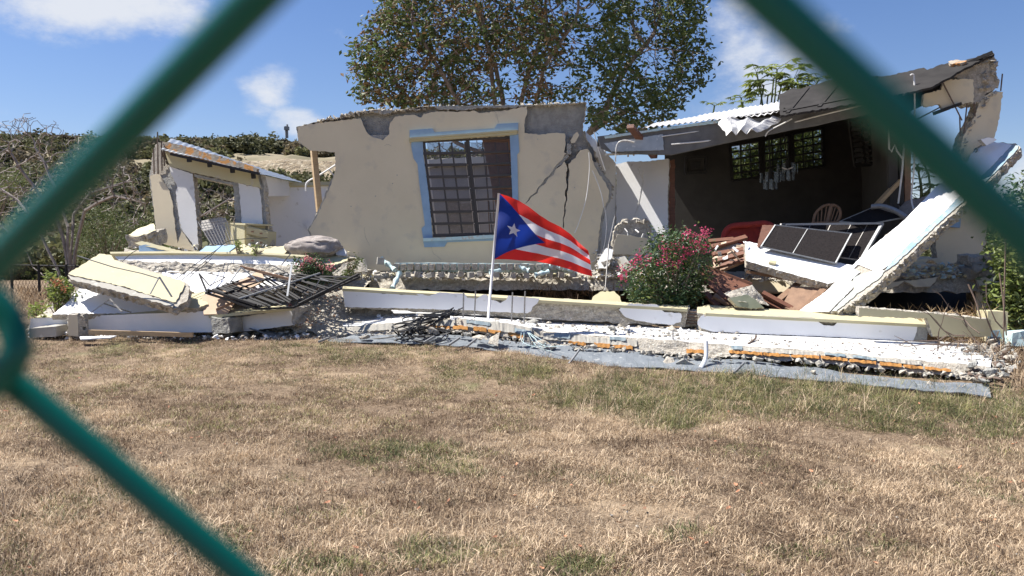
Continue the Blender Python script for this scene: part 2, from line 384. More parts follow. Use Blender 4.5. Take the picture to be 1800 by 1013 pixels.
def ground_mat():
    m = bpy.data.materials.new('dry_lawn_soil'); m.use_nodes = True; t = m.node_tree; ns = t.nodes; lk = t.links.new
    b = ns['Principled BSDF']; b.inputs['Roughness'].default_value = 1; b.inputs['Specular IOR Level'].default_value = .1
    g = ns.new('ShaderNodeNewGeometry')
    def nz_(s, d=6, r=.6):
        n = ns.new('ShaderNodeTexNoise'); n.inputs['Scale'].default_value = s; n.inputs['Detail'].default_value = d; n.inputs['Roughness'].default_value = r; lk(g.outputs['Position'], n.inputs['Vector']); return n.outputs[0]
    def ramp(v, a, c):
        r = ns.new('ShaderNodeMapRange'); r.inputs['From Min'].default_value = a; r.inputs['From Max'].default_value = c; lk(v, r.inputs['Value']); return r.outputs[0]
    def mix(f, a, c):
        x = ns.new('ShaderNodeMixRGB'); lk(f, x.inputs[0])
        for i, q in ((1, a), (2, c)):
            if isinstance(q, tuple): x.inputs[i].default_value = (*q, 1)
            else: lk(q, x.inputs[i])
        return x.outputs[0]
    c = mix(ramp(nz_(26, 8, .7), .38, .62), (.25, .18, .12), (.09, .062, .04))
    c = mix(ramp(nz_(1.1, 5), .52, .66), c, (.34, .255, .17))
    c = mix(ramp(nz_(.7, 6), .58, .7), c, (.15, .145, .07))
    c = mix(ramp(nz_(90, 3), .55, .7), c, (.44, .36, .27))
    lk(c, b.inputs['Base Color'])
    bp = ns.new('ShaderNodeBump'); bp.inputs['Strength'].default_value = 1; bp.inputs['Distance'].default_value = .02; lk(nz_(40, 8, .7), bp.inputs['Height']); lk(bp.outputs[0], b.inputs['Normal'])
    return m
M_GROUND = ground_mat()
xs = sorted(set([-900, -500, -250, -120, -70, -45, -30] + [round(-20+.25*i, 2) for i in range(161)] + [30, 45, 70, 120, 250, 500, 900]))
ys = sorted(set([-60, -25, -8, -3] + [round(-1+.22*i, 2) for i in range(90)] + [22, 26, 32, 40, 55, 80, 120, 200, 400, 900]))
v = [(x, y, gz(x, y)) for y in ys for x in xs]; nx = len(xs)
f = [(j*nx+i, j*nx+i+1, (j+1)*nx+i+1, (j+1)*nx+i) for j in range(len(ys)-1) for i in range(nx-1)]
g = mk('ground', v, f, M_GROUND, smooth=True, origin=(0, 0, 0)); g['kind'] = 'structure'

def lerp_tab(x, tab):
    if x <= tab[0][0]: return tab[0][1]
    for (a, b), (c, d) in zip(tab, tab[1:]):
        if x <= c: return b+(d-b)*(x-a)/(c-a)
    return tab[-1][1]
RIDGE = [(-900, 312), (-300, 275), (0, 256), (230, 252), (330, 250), (420, 257), (500, 262), (600, 268), (800, 285), (1100, 330), (1500, 390), (1900, 410), (2600, 400)]
def hillz(x, Y):
    px = CX + F*x/Y
    zr = P(px, lerp_tab(px, RIDGE)+10, 118).z
    k = max(0, min(1, lerp_tab(px, [(330, 0), (420, 1), (640, 1), (760, 0)])))
    nn = noise.noise(Vector((x*.05, Y*.05, 0)))*1.2
    t = (Y-42)/(118-42)
    s = t*t*(3-2*t) if t < 1 else 1
    z = zr*s if Y <= 118 else zr - (Y-118)*.08
    if k > 0:
        tab = [(42, 0), (66, P(px, 345, 66).z), (78, P(px, 317, 78).z), (81.5, P(px, 284+4*noise.noise(Vector((x*.2, 0, 0))), 81.5).z), (90, P(px, 276, 90).z), (118, zr), (160, zr-3)]
        z = z*(1-k)+k*lerp_tab(Y, tab)
    return max(z + nn*min(1, max(0, (Y-42)/20)), -.5)
hx = [-260+2.6*i for i in range(240)]; hy = [42+2*i for i in range(16)] + [74+.8*i for i in range(24)] + [94+3*i for i in range(24)]
v = [(x, y, hillz(x, y)+ (noise.noise(Vector((x*.5, y*.5, hillz(x, y)*.6)))*.7 if 76 < y < 86 else 0)) for y in hy for x in hx]; nx = len(hx)
f = []; mi = []
for j in range(len(hy)-1):
    for i in range(nx-1):
        f.append((j*nx+i, j*nx+i+1, (j+1)*nx+i+1, (j+1)*nx+i))
        px = CX+F*hx[i]/hy[j]; mi.append(1 if 77 <= hy[j] < 82.5 and 395 < px < 760 else 0)
h = mk('hill', v, f, [M_HILL, M_CLIFF], midx=mi, origin=(0, 60, 0)); h['kind'] = 'structure'

# ------------------------------------------------------------------ scattering by geometry nodes (grass, scrub)
def gn_scatter(name, pts, protos, smin, smax, label, cat, tilt=.15):
    pc = bpy.data.collections.new(name+'_sorts')
    for o in protos:
        if o.name in COL.objects: COL.objects.unlink(o)
        pc.objects.link(o)
    me = bpy.data.meshes.new(name); me.from_pydata([tuple(p) for p in pts], [], [])
    ob = bpy.data.objects.new(name, me); COL.objects.link(ob)
    ng = bpy.data.node_groups.new(name, 'GeometryNodeTree')
    ng.interface.new_socket('Geometry', in_out='INPUT', socket_type='NodeSocketGeometry'); ng.interface.new_socket('Geometry', in_out='OUTPUT', socket_type='NodeSocketGeometry')
    gi = ng.nodes.new('NodeGroupInput'); go = ng.nodes.new('NodeGroupOutput'); ip = ng.nodes.new('GeometryNodeInstanceOnPoints')
    ci = ng.nodes.new('GeometryNodeCollectionInfo'); ci.inputs['Collection'].default_value = pc; ci.inputs['Separate Children'].default_value = True; ci.inputs['Reset Children'].default_value = True
    ng.links.new(gi.outputs[0], ip.inputs['Points']); ng.links.new(ci.outputs[0], ip.inputs['Instance']); ip.inputs['Pick Instance'].default_value = True
    rv = ng.nodes.new('FunctionNodeRandomValue'); rv.data_type = 'FLOAT_VECTOR'; rv.inputs[0].default_value = (-tilt, -tilt, 0); rv.inputs[1].default_value = (tilt, tilt, 6.283); rv.inputs['Seed'].default_value = 3
    ng.links.new(rv.outputs[0], ip.inputs['Rotation'])
    rs = ng.nodes.new('FunctionNodeRandomValue'); rs.data_type = 'FLOAT'; rs.inputs[2].default_value = smin; rs.inputs[3].default_value = smax; rs.inputs['Seed'].default_value = 5
    ng.links.new(rs.outputs[1], ip.inputs['Scale'])
    ng.links.new(ip.outputs[0], go.inputs[0])
    md = ob.modifiers.new('scatter', 'NODES'); md.node_group = ng
    return tag(ob, label, cat, kind='stuff')
def tuft(name, n, hmin, hmax, wd, spread, lean, m, rr):
    mb = MB()
    for _ in range(n):
        a = rr.uniform(0, 6.283); r = spread*math.sqrt(rr.random()); b = Vector((math.cos(a)*r, math.sin(a)*r, 0))
        ln = rr.uniform(hmin, hmax); az = rr.uniform(0, 6.283); le = rr.uniform(.1, lean)
        d = Vector((math.cos(az)*math.sin(le), math.sin(az)*math.sin(le), math.cos(le)))
        sd_ = Vector((-math.sin(az+rr.uniform(-1, 1)), math.cos(az), 0)).normalized()*wd*.5
        mid = b + d*ln*.55; tip = b + d*ln + Vector((math.cos(az), math.sin(az), -.5))*ln*.22
        mb.add([b-sd_, b+sd_, mid+sd_*.8, mid-sd_*.8, tip], [(0, 1, 2, 3), (3, 2, 4)])
    return mb.build(name, m, origin=(0, 0, 0))
rg = random.Random(3)
M_DRY = [mat('dry_grass_a', (.46, .345, .225), (.35, .255, .165), .9, 6, randv=.3, trans=.2), mat('dry_grass_b', (.68, .54, .375), (.56, .43, .29), .9, 6, randv=.3, trans=.2), mat('dry_grass_c', (.20, .135, .085), (.15, .105, .065), .9, 6, randv=.3, trans=.2)]
M_GRN = mat('olive_grass', (.14, .15, .055), (.09, .10, .035), .8, 5, randv=.35, trans=.25)
M_GRND = mat('dark_green_weeds', (.075, .10, .03), (.05, .07, .022), .8, 5, randv=.3, trans=.2)
M_GRNY = mat('yellow_olive_grass', (.36, .33, .14), (.26, .25, .10), .8, 5, randv=.3, trans=.25)
def ground_y(py):  # distance of flat ground seen at row py
    return (CAMZ+.035)/math.tan(math.atan((py-CY)/F)+PITCH)
NOISEV = lambda x, y, s, o=0: noise.noise(Vector((x*s+o, y*s, o)))
def greenness(x, Y):
    px = CX+F*x/Y; py = CY + F*math.tan(math.atan((CAMZ-gz(x, Y))/Y)-PITCH)
    gdn = 0
    for cx, cy, rx, ry, k in [(1300, 700, 330, 42, 1.1), (1700, 725, 250, 45, 1.0), (1100, 690, 130, 30, 1.1), (1180, 745, 70, 15, .9), (850, 655, 120, 22, .9), (700, 800, 170, 30, .8), (520, 838, 60, 15, .6), (800, 830, 60, 15, .5), (600, 620, 220, 22, .7), (300, 615, 200, 14, .5), (760, 975, 90, 30, .8), (340, 950, 110, 40, .6), (1200, 940, 45, 12, .9), (1400, 975, 50, 14, .9), (580, 1000, 120, 20, .7), (0, 980, 60, 60, .5), (1020, 1000, 60, 30, .5)]:
        d = ((px-cx)/rx)**2+((py-cy)/ry)**2
        gdn = max(gdn, k*max(0, 1-d*.7))
    return gdn, px, py
def sample_lawn():
    dry = []; green = []; tall = []; olive = []; straw = []
    n = 0
    while n < 66000:
        Y = 3.3 + (15.2-3.3)*rg.random()**1.15; xw = .70*Y+.3; x = rg.uniform(-xw, xw); n += 1
        if Y > lawn_front(x, Y)+.25: continue
        gdn, px, py = greenness(x, Y)
        z = gz(x, Y)
        nn = NOISEV(x, Y, 1.3)+.5*NOISEV(x, Y, 4, 9)
        gg = gdn + nn*.55
        if rg.random() < max(0, min(.85, (gg-.12)*1.15)): olive.append((x, Y, z))
        elif nn*.8 + .4*NOISEV(x, Y, .6, 20) < -.22 and rg.random() < .8: continue
        else: dry.append((x, Y, z))
        if gdn > .25 and 640 < py < 770 and px > 880 and rg.random() < .22+.5*NOISEV(x, Y, 2.3, 7): tall.append((x, Y, z))
        if 610 < py < 760 and px < 1000 and abs(NOISEV(x, Y, .9, 4)) < .35 and rg.random() < .3: green.append((x, Y, z))
    return dry, green, tall, olive
dry, yel, tall, olive = sample_lawn()
def tone(x, y): return NOISEV(x, y, .55, 31)*1.1+.9*NOISEV(x, y, 1.7, 37)+.5*NOISEV(x, y, 5, 41)+rg.gauss(0, .22)
dk_ = []; md_ = []; lt_ = []
for p in dry:
    t_ = tone(p[0], p[1]); (lt_ if t_ > .22 else (dk_ if t_ < -.22 else md_)).append(p)
M_DRYD = mat('dry_grass_dark', (.15, .095, .06), (.11, .075, .05), .9, 6, randv=.3, trans=.15)
gn_scatter('brown_grass', dk_, [tuft('brown_tuft', 18, .015, .045, .0034, .085, 1.35, [M_DRY[2], M_DRYD, M_DRY[0]][i % 3], rg) for i in range(6)], .6, 1.4, 'darker reddish brown patches of dry lawn grass', 'grass', .25)
gn_scatter('pale_grass', lt_, [tuft('pale_tuft', 18, .018, .055, .0034, .085, 1.35, [M_DRY[1], M_DRY[0]][i % 2], rg) for i in range(6)], .6, 1.5, 'pale straw coloured patches of dry lawn grass', 'grass', .25)
prot = [tuft('dry_tuft', 18, .016, .05, .0034, .085, 1.35, [M_DRY[0], M_DRY[2], M_DRY[1], M_DRYD][i % 4], rg) for i in range(8)]
gn_scatter('dry_grass', md_, prot, .6, 1.5, 'short dry brown lawn grass between the fence and the ruin', 'grass', .25)
gn_scatter('olive_grass', olive, [tuft('olive_tuft', 16, .015, .055, .0036, .07, 1.2, [M_GRN, M_GRNY, M_GRND, M_DRY[2], M_GRN][i % 5], rg) for i in range(8)], .7, 1.5, 'patches of short olive green grass in the dry lawn', 'grass')
gn_scatter('yellow_grass', yel, [tuft('yellow_tuft', 12, .02, .05, .004, .08, 1.2, M_GRNY if i else M_DRY[1], rg) for i in range(3)], .7, 1.3, 'yellowish lawn grass near the grey roofing sheet', 'grass')
gn_scatter('tall_grass', tall, [tuft('tall_tuft', 13, .06, .26, .0038, .09, 1.3, [M_GRN, M_GRNY, M_GRND, M_DRY[1], M_GRNY, M_GRN][i % 6], rg) for i in range(12)], .4, 1.25, 'tall green and straw grass growing in front of the grey sheet', 'grass')
stw = [(x, y, gz(x, y)) for x, y in [(rg.uniform(-3, 5.5), rg.uniform(3.6, 4.8)) for _ in range(60)] + [(rg.uniform(.5, 7), rg.uniform(7.5, 10)) for _ in range(170)]]
gn_scatter('straw_stalks', stw, [tuft('stalk_tuft', 4, .15, .33, .003, .05, .6, M_DRY[1], rg) for i in range(3)], .5, 1.1, 'thin pale straw stalks standing above the lawn', 'grass')
# fallen leaves on the lawn
M_DLEAF = mat('orange_dry_leaf', (.42, .20, .11), (.30, .13, .07), .8, 20, randv=.4)
lm = MB(); lm.add([(-.5, 0, .05), (-.2, -.26, .12), (.3, -.22, .1), (.55, 0, .2), (.25, .22, .16), (-.2, .25, .02), (0, 0, -.03)], [(6, 0, 1), (6, 1, 2), (6, 2, 3), (6, 3, 4), (6, 4, 5), (6, 5, 0)])
lf = lm.build('leaf_sort', M_DLEAF, origin=(0, 0, 0))
pts = []
while len(pts) < 150:
    Y = 3.5+7*rg.random()**1.2; x = rg.uniform(-.68*Y, .68*Y); pts.append((x, Y, gz(x, Y)+.025))
gn_scatter('fallen_leaves', pts, [lf], .022, .05, 'orange dry leaves fallen on the lawn', 'fallen leaves', .6)
# straw and small stones: pale bits
lm = MB()
for _ in range(420):
    Y = 3.5+9*rg.random(); x = rg.uniform(-.68*Y, .68*Y)
    if Y > lawn_front(x, Y): continue
    v_, f_ = HULLS[rg.randrange(14)]; s = rg.uniform(.004, .014)
    lm.add([q*s+Vector((x, Y, gz(x, Y)+.01)) for q in v_], f_)
tag(lm.build('small_pebbles', M_CONC), 'small pale pebbles scattered on the lawn', 'pebbles', kind='stuff')

# bushes of the hill and the scrub behind the plot
def leafball(name, n, rad, leaf, m, rr, flatn=.75):
    mb = MB()
    cs = [(Vector((rr.gauss(0, .45), rr.gauss(0, .45), rr.uniform(.15, .9)*flatn))*rad, rr.uniform(.25, .5)*rad) for _ in range(9)]
    for _ in range(n):
        c, r = rr.choice(cs); d = Vector((rr.gauss(0, 1), rr.gauss(0, 1), rr.gauss(0, 1))).normalized()*r*rr.uniform(.5, 1.1)
        p = c+d; x = Vector((rr.gauss(0, 1), rr.gauss(0, 1), rr.gauss(0, .6))).normalized(); y = x.cross(Vector((rr.gauss(0, 1), rr.gauss(0, 1), rr.gauss(0, 1)))).normalized()
        s = leaf*rr.uniform(.5, 1.2); mb.add([p-x*s, p+y*s*.5, p+x*s, p-y*s*.5], [(0, 1, 2, 3)])
    return mb.build(name, m, origin=(0, 0, 0))
pts = []
while len(pts) < 3300:
    Y = rg.uniform(44, 124) if rg.random() < .75 else rg.uniform(112, 122); px = rg.uniform(-250, 2000); x = (px-CX)*Y/F
    if 76 < Y < 83 and 390 < px < 660: continue
    if 60 < Y < 77 and 400 < px < 660 and rg.random() < .8: continue
    if 82 < Y < 92 and 400 < px < 660: continue
    pts.append((x, Y, hillz(x, Y)-.2))
gn_scatter('hill_bushes', pts, [leafball('bush_sort', 800, 1.0, .15, [M_SCRUB, M_SCRUB, M_SCRUB2][i % 3], rg) for i in range(6)], .5, 2.3, 'dense dry scrub covering the hillside behind the ruin', 'bushes')
pts = []
while len(pts) < 420:
    Y = rg.uniform(24, 44); px = rg.choice([rg.uniform(-200, 560), rg.uniform(-200, 560), rg.uniform(1500, 2100)]); x = (px-CX)*Y/F
    if px < 600 and Y < 27: continue
    pts.append((x, Y, gz(x, Y)-.1))
gn_scatter('scrub_thicket', pts, [leafball('thicket_sort', 700, 1.0, .10, [M_SCRUB, M_LEAF2, M_SCRUB2][i % 3], rg) for i in range(5)], .8, 1.9, 'green and dry brush growing behind the bare tree', 'bushes')

# ================================================================== THE COLLAPSED HOUSE
def tp(py0, Y0, py1, Y1, slope=0):   # plane: distance Y0 on row py0, Y1 on row py1; slope = metres nearer per 1000 px to the right
    return Plane((400, py0, Y0+slope*.5), (1400, py0, Y0-slope*.5), (900, py1, Y1))
house = thing('collapsed_house', 'large collapsed concrete house with beige front wall, blue trimmed window and sagging roof', 'house', (1.8, 16, 0))
WP = Plane((520, 222, 15.5), (1030, 182, 15.25), (600, 470, 15.4))
core_o = [(521, 223), (560, 214), (600, 206), (632, 197), (650, 195), (678, 201), (700, 194), (725, 190), (760, 187), (775, 193), (815, 194), (850, 189), (890, 190), (930, 186), (990, 183), (1031, 180), (1028, 205), (1024, 229), (1028, 238), (1043, 264), (1051, 290), (1062, 308), (1076, 325), (1074, 347), (1063, 372), (1058, 400), (1055, 430), (1050, 478), (600, 478), (575, 440), (545, 414), (541, 405), (552, 385), (566, 355), (580, 322), (594, 294), (592, 265), (556, 262), (545, 262), (536, 256), (524, 250)]
win_h = [(743, 247), (897, 239), (901, 330), (904, 412), (762, 417)]
seeth = [(997, 252), (1004, 254), (1003, 272), (996, 270)]
C1 = [(998, 272, 3.2), (990, 282, 2.2), (985, 288, 3.2), (977, 295, 2.0), (971, 306, 2.8), (963, 312, 1.6), (957, 321, 2.4), (948, 329, 1.4), (944, 338, 1.7), (934, 345, 1.1), (924, 358, .5)]
C2 = [(997, 288, 2.6), (999, 300, 2.0), (997, 312, 2.6), (998, 325, 1.4), (995, 338, 2.0), (996, 352, 1.2), (993, 362, 1.5), (993, 374, 1.0), (990, 385, .8), (991, 401, .4)]
def side(C_, sx, ux, uy, k=1): return [(x+sx*ux*h*k, y+sx*uy*h*k) for x, y, h in C_]
cr1 = side(C1, 1, .77, .64, .9)+side(C1, -1, .77, .64, .9)[::-1]
cr2 = side(C2, 1, 1, 0, .9)+side(C2, -1, 1, 0, .9)[::-1]
front = plate('front_wall', core_o, WP, .12, [M_CONCD, M_CONC], house, amp=1.4, step=4, holes=[win_h, seeth, cr1, cr2])
plate('wall_backing', core_o, WP, .05, [M_CONCD, M_CONC], front, amp=1.2, step=5, holes=[win_h, seeth], off=-.123, rings=1)
plas = [(522, 224), (560, 216), (633, 208), (638, 218), (643, 230), (650, 238), (662, 243), (673, 247), (684, 236), (685, 218), (695, 205), (728, 202), (740, 207), (745, 200), (768, 196), (800, 197), (835, 195), (842, 199), (880, 196), (900, 192), (926, 187), (927, 198), (922, 212), (922, 234), (950, 237), (975, 234), (993, 235), (994, 250), (991, 268)]+side(C1, -1, .77, .64)+side(C1, 1, .77, .64)[::-1][:-1]+side(C2, -1, 1, 0)+side(C2, 1, 1, 0)[::-1]+[(1005, 282), (1012, 278), (1020, 264), (1033, 262), (1040, 272), (1044, 290), (1052, 305), (1065, 322), (1071, 335), (1070, 350), (1060, 368), (1056, 385), (1051, 430), (1046, 476), (602, 476), (577, 440), (547, 413), (543, 405), (555, 385), (569, 355), (583, 322), (590, 296), (589, 268), (556, 265), (545, 265), (536, 258), (525, 250)]
plate('plaster_coat', plas, WP, .016, [M_BEIGE, M_CONC], front, amp=1.1, step=4, holes=[win_h], off=.017, rings=1)
plate('plaster_chip', [(1003, 247), (1008, 237), (1015, 232), (1018, 238), (1011, 251), (1004, 252)], WP, .016, [M_BEIGE, M_CONC], front, amp=.5, off=.017, rings=1)
for l in [[(758, 434), (762, 446), (768, 450), (776, 457)], [(868, 192), (873, 203), (875, 210), (877, 217)], [(676, 256), (682, 254), (688, 257)], [(640, 400), (643, 418), (650, 432)]]:
    mb = MB(); mb.tube(curve([WP.at(x, y, .018) for x, y in l], 3), .002, 4); mb.build('hairline_crack', M_CONCD, front)
for x, y in [(698, 308), (617, 363), (690, 323), (1010, 330), (660, 345), (945, 245)]:
    p = WP.at(x, y, .019); mb = MB(); mb.tube([p, p-WP.n*.01], .012, 7); mb.build('nail_hole', M_CONCD, front)
# broken concrete clinging round the top corner and right edge
def rub_strip(name, pts, Y, r, parent, m=M_CONC):
    mb = MB()
    for (a, b) in zip(pts, pts[1:]):
        k = max(1, int(math.hypot(b[0]-a[0], b[1]-a[1])/3))
        for i in range(k):
            t = i/k; p = P(a[0]+(b[0]-a[0])*t+rnd.uniform(-2, 2), a[1]+(b[1]-a[1])*t+rnd.uniform(-1.5, 1.5), Y+rnd.uniform(-.03, .12))
            v_, f_ = rnd.choice(HULLS); s = r*rnd.uniform(.5, 1.3); R = Matrix.Rotation(rnd.uniform(0, 6), 3, 'Y')
            mb.add([R @ (q*s)+p for q in v_], f_)
    o = mb.build(name, m, parent); o['kind'] = 'stuff'; return o
rub_strip('broken_top_edge', [(560, 213), (610, 203), (650, 196), (700, 194), (770, 189), (850, 190), (930, 186), (1000, 183), (1030, 184)], 15.45, .065, front)
rub_strip('broken_right_edge', [(1044, 268), (1052, 292), (1064, 310), (1075, 328), (1072, 350)], 15.33, .05, front)
rub_strip('broken_crack_edge', [(1000, 240), (1003, 252), (1018, 262), (1008, 275)], 15.3, .04, front)
# window
win = thing('window', None, None, WP.at(820, 415)); win.parent = house; win.location = WL[win.name]-WL[house.name]
def wq(pts, name, th, m, off, parent=win, flags=None, amp=0.3): return plate(name, pts, WP, th, [m, m], parent, amp=amp, step=30, off=off, rings=1)
wq([(723, 249), (743, 249), (744, 274), (753, 338), (760, 415), (760, 418), (744, 420), (741, 402), (747, 396), (737, 323), (734, 289), (727, 279), (723, 259)], 'trim', .04, M_BLUE, .045)
wq([(720, 229), (760, 226), (764, 233), (869, 226), (874, 218), (911, 216), (911, 230), (720, 243)], 'trim', .05, M_BLUE, .055)
wq([(719, 242), (910, 228), (910, 231), (719, 245)], 'ledge', .11, M_CREAM, .12); wq([(719, 245.5), (909, 231.5), (909, 236), (719, 249.5)], 'ledge', .08, M_CREAM, .09)
wq([(896, 238), (911, 236), (913, 267), (909, 272), (911, 348), (912, 412), (903, 412), (900, 330)], 'trim', .04, M_BLUE, .045)
wq([(744, 424), (746, 435), (781, 434), (786, 426), (868, 423), (907, 420), (905, 417), (744, 424)][:7], 'trim', .04, M_BLUE, .043)
wq([(744, 419), (907, 411), (907, 417), (744, 424.5)], 'sill', .12, M_PBLUE, .11)
mb = MB()
def wb(mb, a, b, wx, wz, off=-.03): mb.bar(WP.at(*a, off), WP.at(*b, off), wx, wz, up=WP.n)
for a, b, t in [((745, 249), (762, 416), .05), ((899, 240), (905, 412), .05), ((745, 249), (898, 241), .05), ((761, 414), (905, 410), .05), ((822, 248), (840, 412), .07)]: wb(mb, a, b, t, .06, -.035)
mb.build('frame', M_BROWNF, win)
g0 = None
for r in range(8):
    y = 250.8+20.6*r; xo = 744.5+2.45*r
    m2 = MB()
    wb(m2, (xo, y+19.4), (xo+73, y+18.2), .05, .05, .015); wb(m2, (xo, y-.5), (xo+3, y+19), .04, .04, .0); wb(m2, (xo+73, y-1), (xo+75, y+18), .03, .04, 0)
    for c in (1, 2): wb(m2, (xo+5+c*22, y), (xo+7.5+c*22, y+19), .03, .03, 0)
    m2.build('louvre_frame', M_BROWNF, win)
    for c in range(3):
        x = xo+5.5+c*22; q = [(x, y+.5), (x+20.5, y), (x+22.5, y+18), (x+2, y+18.5)]
        mk('pane', [WP.at(*q[0], -.012), WP.at(*q[1], -.012), WP.at(*q[2], .015), WP.at(*q[3], .015)], [(3, 2, 1, 0)], M_GLASS, win)
    m2 = MB(); xr = 826+2.3*r
    wb(m2, (xr, y+18.5), (902, y+15.5), .04, .05, -.06)
    for c in (1, 2, 3):
        xx = min(xr+c*22, 901); wb(m2, (xx, y-.5), (xx+1.5, y+17), .02, .03, -.07)
    m2.build('louvre_frame', M_BROWNF, win)
    for c in range(3):
        x = xr+.8+c*22
        if x+20 > 903: continue
        q = [(x, y), (x+20.5, y-.5), (x+22, y+16), (x+1.5, y+17)]
        mk('pane', [WP.at(*q[0], -.075), WP.at(*q[1], -.075), WP.at(*q[2], -.055), WP.at(*q[3], -.055)], [(3, 2, 1, 0)], M_GLASS, win)
# inside seen through the window
plate('closet_door', [(846, 236), (905, 232), (908, 420), (884, 420), (868, 345)], flat(16.1), .05, [M_WOODM, M_WOODM], house, amp=.3, step=50)
mb = MB()
for i in range(6): x = 852+i*9; mb.bar(P(x, 236, 16.05), P(x+9, 415, 16.05), .02, .02)
mb.build('closet_slat', M_WOODM, house)
plate('bedroom_wall', [(690, 300), (745, 297), (880, 288), (960, 286), (960, 475), (690, 475)], tp(300, 18.2, 470, 17.8, -1.4), .12, [mat('greyed_inner_plaster', (.44, .41, .40), (.36, .34, .33), .85, 3), M_CONC], house, amp=1, step=6)  # white wall greyed so the room behind the window looks darker
plate('bedroom_beam', [(735, 282), (900, 272), (900, 284), (735, 295)], tp(300, 17.9, 470, 17.9), .3, [M_GREYW, M_CONC], house, amp=1, step=6)
tag(plate('fallen_curtain', [(783, 357), (797, 352), (812, 358), (829, 356), (833, 415), (792, 415)], tp(300, 17.2, 470, 17.1), .02, [M_GREYM, M_GREYM], amp=1, step=8), 'mauve brown curtain hanging behind the lower louvre panes of the front window', 'curtain')
# return wall and grey wall
RW = Plane((1028, 232, 15.42), (1083, 288, 16.6), (1083, 470, 16.4))
plate('return_wall', [(1028, 230), (1040, 240), (1083, 288), (1083, 475), (1040, 475), (1040, 300)], RW, .12, [M_GREYW, M_CONC], house, amp=.8)
plate('partition_wall', [(1083, 289), (1100, 285), (1135, 284), (1175, 279), (1176, 300), (1174, 340), (1175, 475), (1083, 475)], Plane((1083, 288, 16.62), (1175, 280, 16.25), (1090, 420, 16.35)), .13, [M_WHITE, M_CONC], house, amp=.8)
plate('door_jamb', [(1176, 283), (1186, 281), (1187, 475), (1176, 475)], flat(16.3), .16, [M_WOOD, M_WOOD], house, amp=.3)
# floor slab and the crushed storey beneath
fe = [(560, 486, 15.05), (650, 488, 15.0), (1100, 489, 14.7), (1310, 491, 14.3), (1540, 489, 14.0), (1766, 487, 13.8)]
for i, ((x0, y0, Y0), (x1, y1, Y1)) in enumerate(zip(fe, fe[1:])):
    a, b = P(x0, y0, Y0), P(x1, y1, Y1); th = [.1, .22, .24, .25, .25][i]; bk0, bk1 = a.copy(), b.copy(); bk0.y = bk1.y = 21.5
    if i == 4: bk1.x += 1.5
    D = Vector((0, 0, -th)); D2 = Vector((0, -.16, -th))
    rough_hex('floor_slab', [a, b, b+D2, a+D2, bk0, bk1, bk1+D, bk0+D], [M_CONC, M_CONC], house, seg=.07, amp=.035, sc=8, fm=[0, 1, 0, 1, 0, 0])
plate('slab_edge_plaster', [(1560, 497), (1648, 488), (1644, 496), (1636, 504), (1610, 505), (1590, 494), (1578, 503), (1560, 509)], tp(490, 13.74, 510, 13.6, .0), .03, [M_BEIGE, M_CONC], house, amp=.8)
plate('slab_edge_plaster', [(1715, 488), (1762, 487), (1765, 500), (1722, 503)], tp(490, 13.66, 510, 13.52, 0), .05, [M_BEIGE, M_CONC], house, amp=.8)
plate('slab_edge_plaster', [(1310, 493), (1380, 494), (1392, 505), (1393, 513), (1325, 513)], tp(490, 14.1, 510, 13.95, .0), .05, [M_BEIGE, M_CONC], house, amp=.8)
plate('lower_wall', [(560, 500), (1860, 495), (1860, 600), (560, 590)], tp(500, 17.0, 560, 17.0), .2, [M_DARKIN, M_DARKIN], house, amp=.5, step=40)  # plain wall given the shade-darkened colour to blacken the void
plate('lower_column', [(1714, 505), (1748, 505), (1750, 550), (1716, 550)], flat(14.6), .3, [M_BEIGE, M_CONC], house, amp=.5)
plate('lower_side_wall', [(1750, 505), (1752, 560), (1700, 540), (1700, 505)], Plane((1752, 505, 14.4), (1752, 560, 14.4), (1730, 530, 17)), .2, [M_BEIGE, M_CONC], house, amp=.5)
# big open room
BW = Plane((1180, 285, 20), (1500, 205, 20), (1180, 470, 19.6))
wins3 = [[(1283, 256), (1335, 248), (1338, 311), (1287, 318)], [(1341, 247), (1387, 238), (1389, 301), (1343, 309)], [(1393, 236), (1446, 225), (1448, 292), (1394, 300)]]
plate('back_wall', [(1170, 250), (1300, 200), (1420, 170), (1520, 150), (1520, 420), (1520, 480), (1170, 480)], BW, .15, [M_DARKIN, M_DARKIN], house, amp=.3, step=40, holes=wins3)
for q in wins3:
    wn = thing('window', None, None, BW.at(*q[3])); wn.parent = house; wn.location = WL[wn.name]-WL[house.name]
    (ax, ay), (bx_, by), (cx, cy), (dx, dy) = q
    def q2(u, v_): return (ax*(1-u)*(1-v_)+bx_*u*(1-v_)+cx*u*v_+dx*(1-u)*v_, ay*(1-u)*(1-v_)+by*u*(1-v_)+cy*u*v_+dy*(1-u)*v_)
    mb = MB()
    for u in (0, 1): mb.bar(BW.at(*q2(u, 0), .02), BW.at(*q2(u, 1), .02), .07, .08, up=BW.n)
    for v_ in (0, 1): mb.bar(BW.at(*q2(0, v_), .02), BW.at(*q2(1, v_), .02), .05, .08, up=BW.n)
    for u in (.34, .67): mb.bar(BW.at(*q2(u, 0), .02), BW.at(*q2(u, 1), .02), .025, .03, up=BW.n)
    mb.build('frame', M_BLACK, wn)
    for r in range(1, 5):
        mb = MB(); mb.bar(BW.at(*q2(0, r/5), .03), BW.at(*q2(1, r/5), .03), .035, .05, up=BW.n); mb.build('louvre_frame', M_BLACK, wn)
    for r in range(5):
        for c in range(3):
            z = [q2((c+.04)/3, (r+.05)/5), q2((c+.96)/3, (r+.05)/5), q2((c+.96)/3, (r+.9)/5), q2((c+.04)/3, (r+.9)/5)]
            mk('pane', [BW.at(*z[0], .0), BW.at(*z[1], .0), BW.at(*z[2], .035), BW.at(*z[3], .035)], [(3, 2, 1, 0)], M_GLASS, wn)
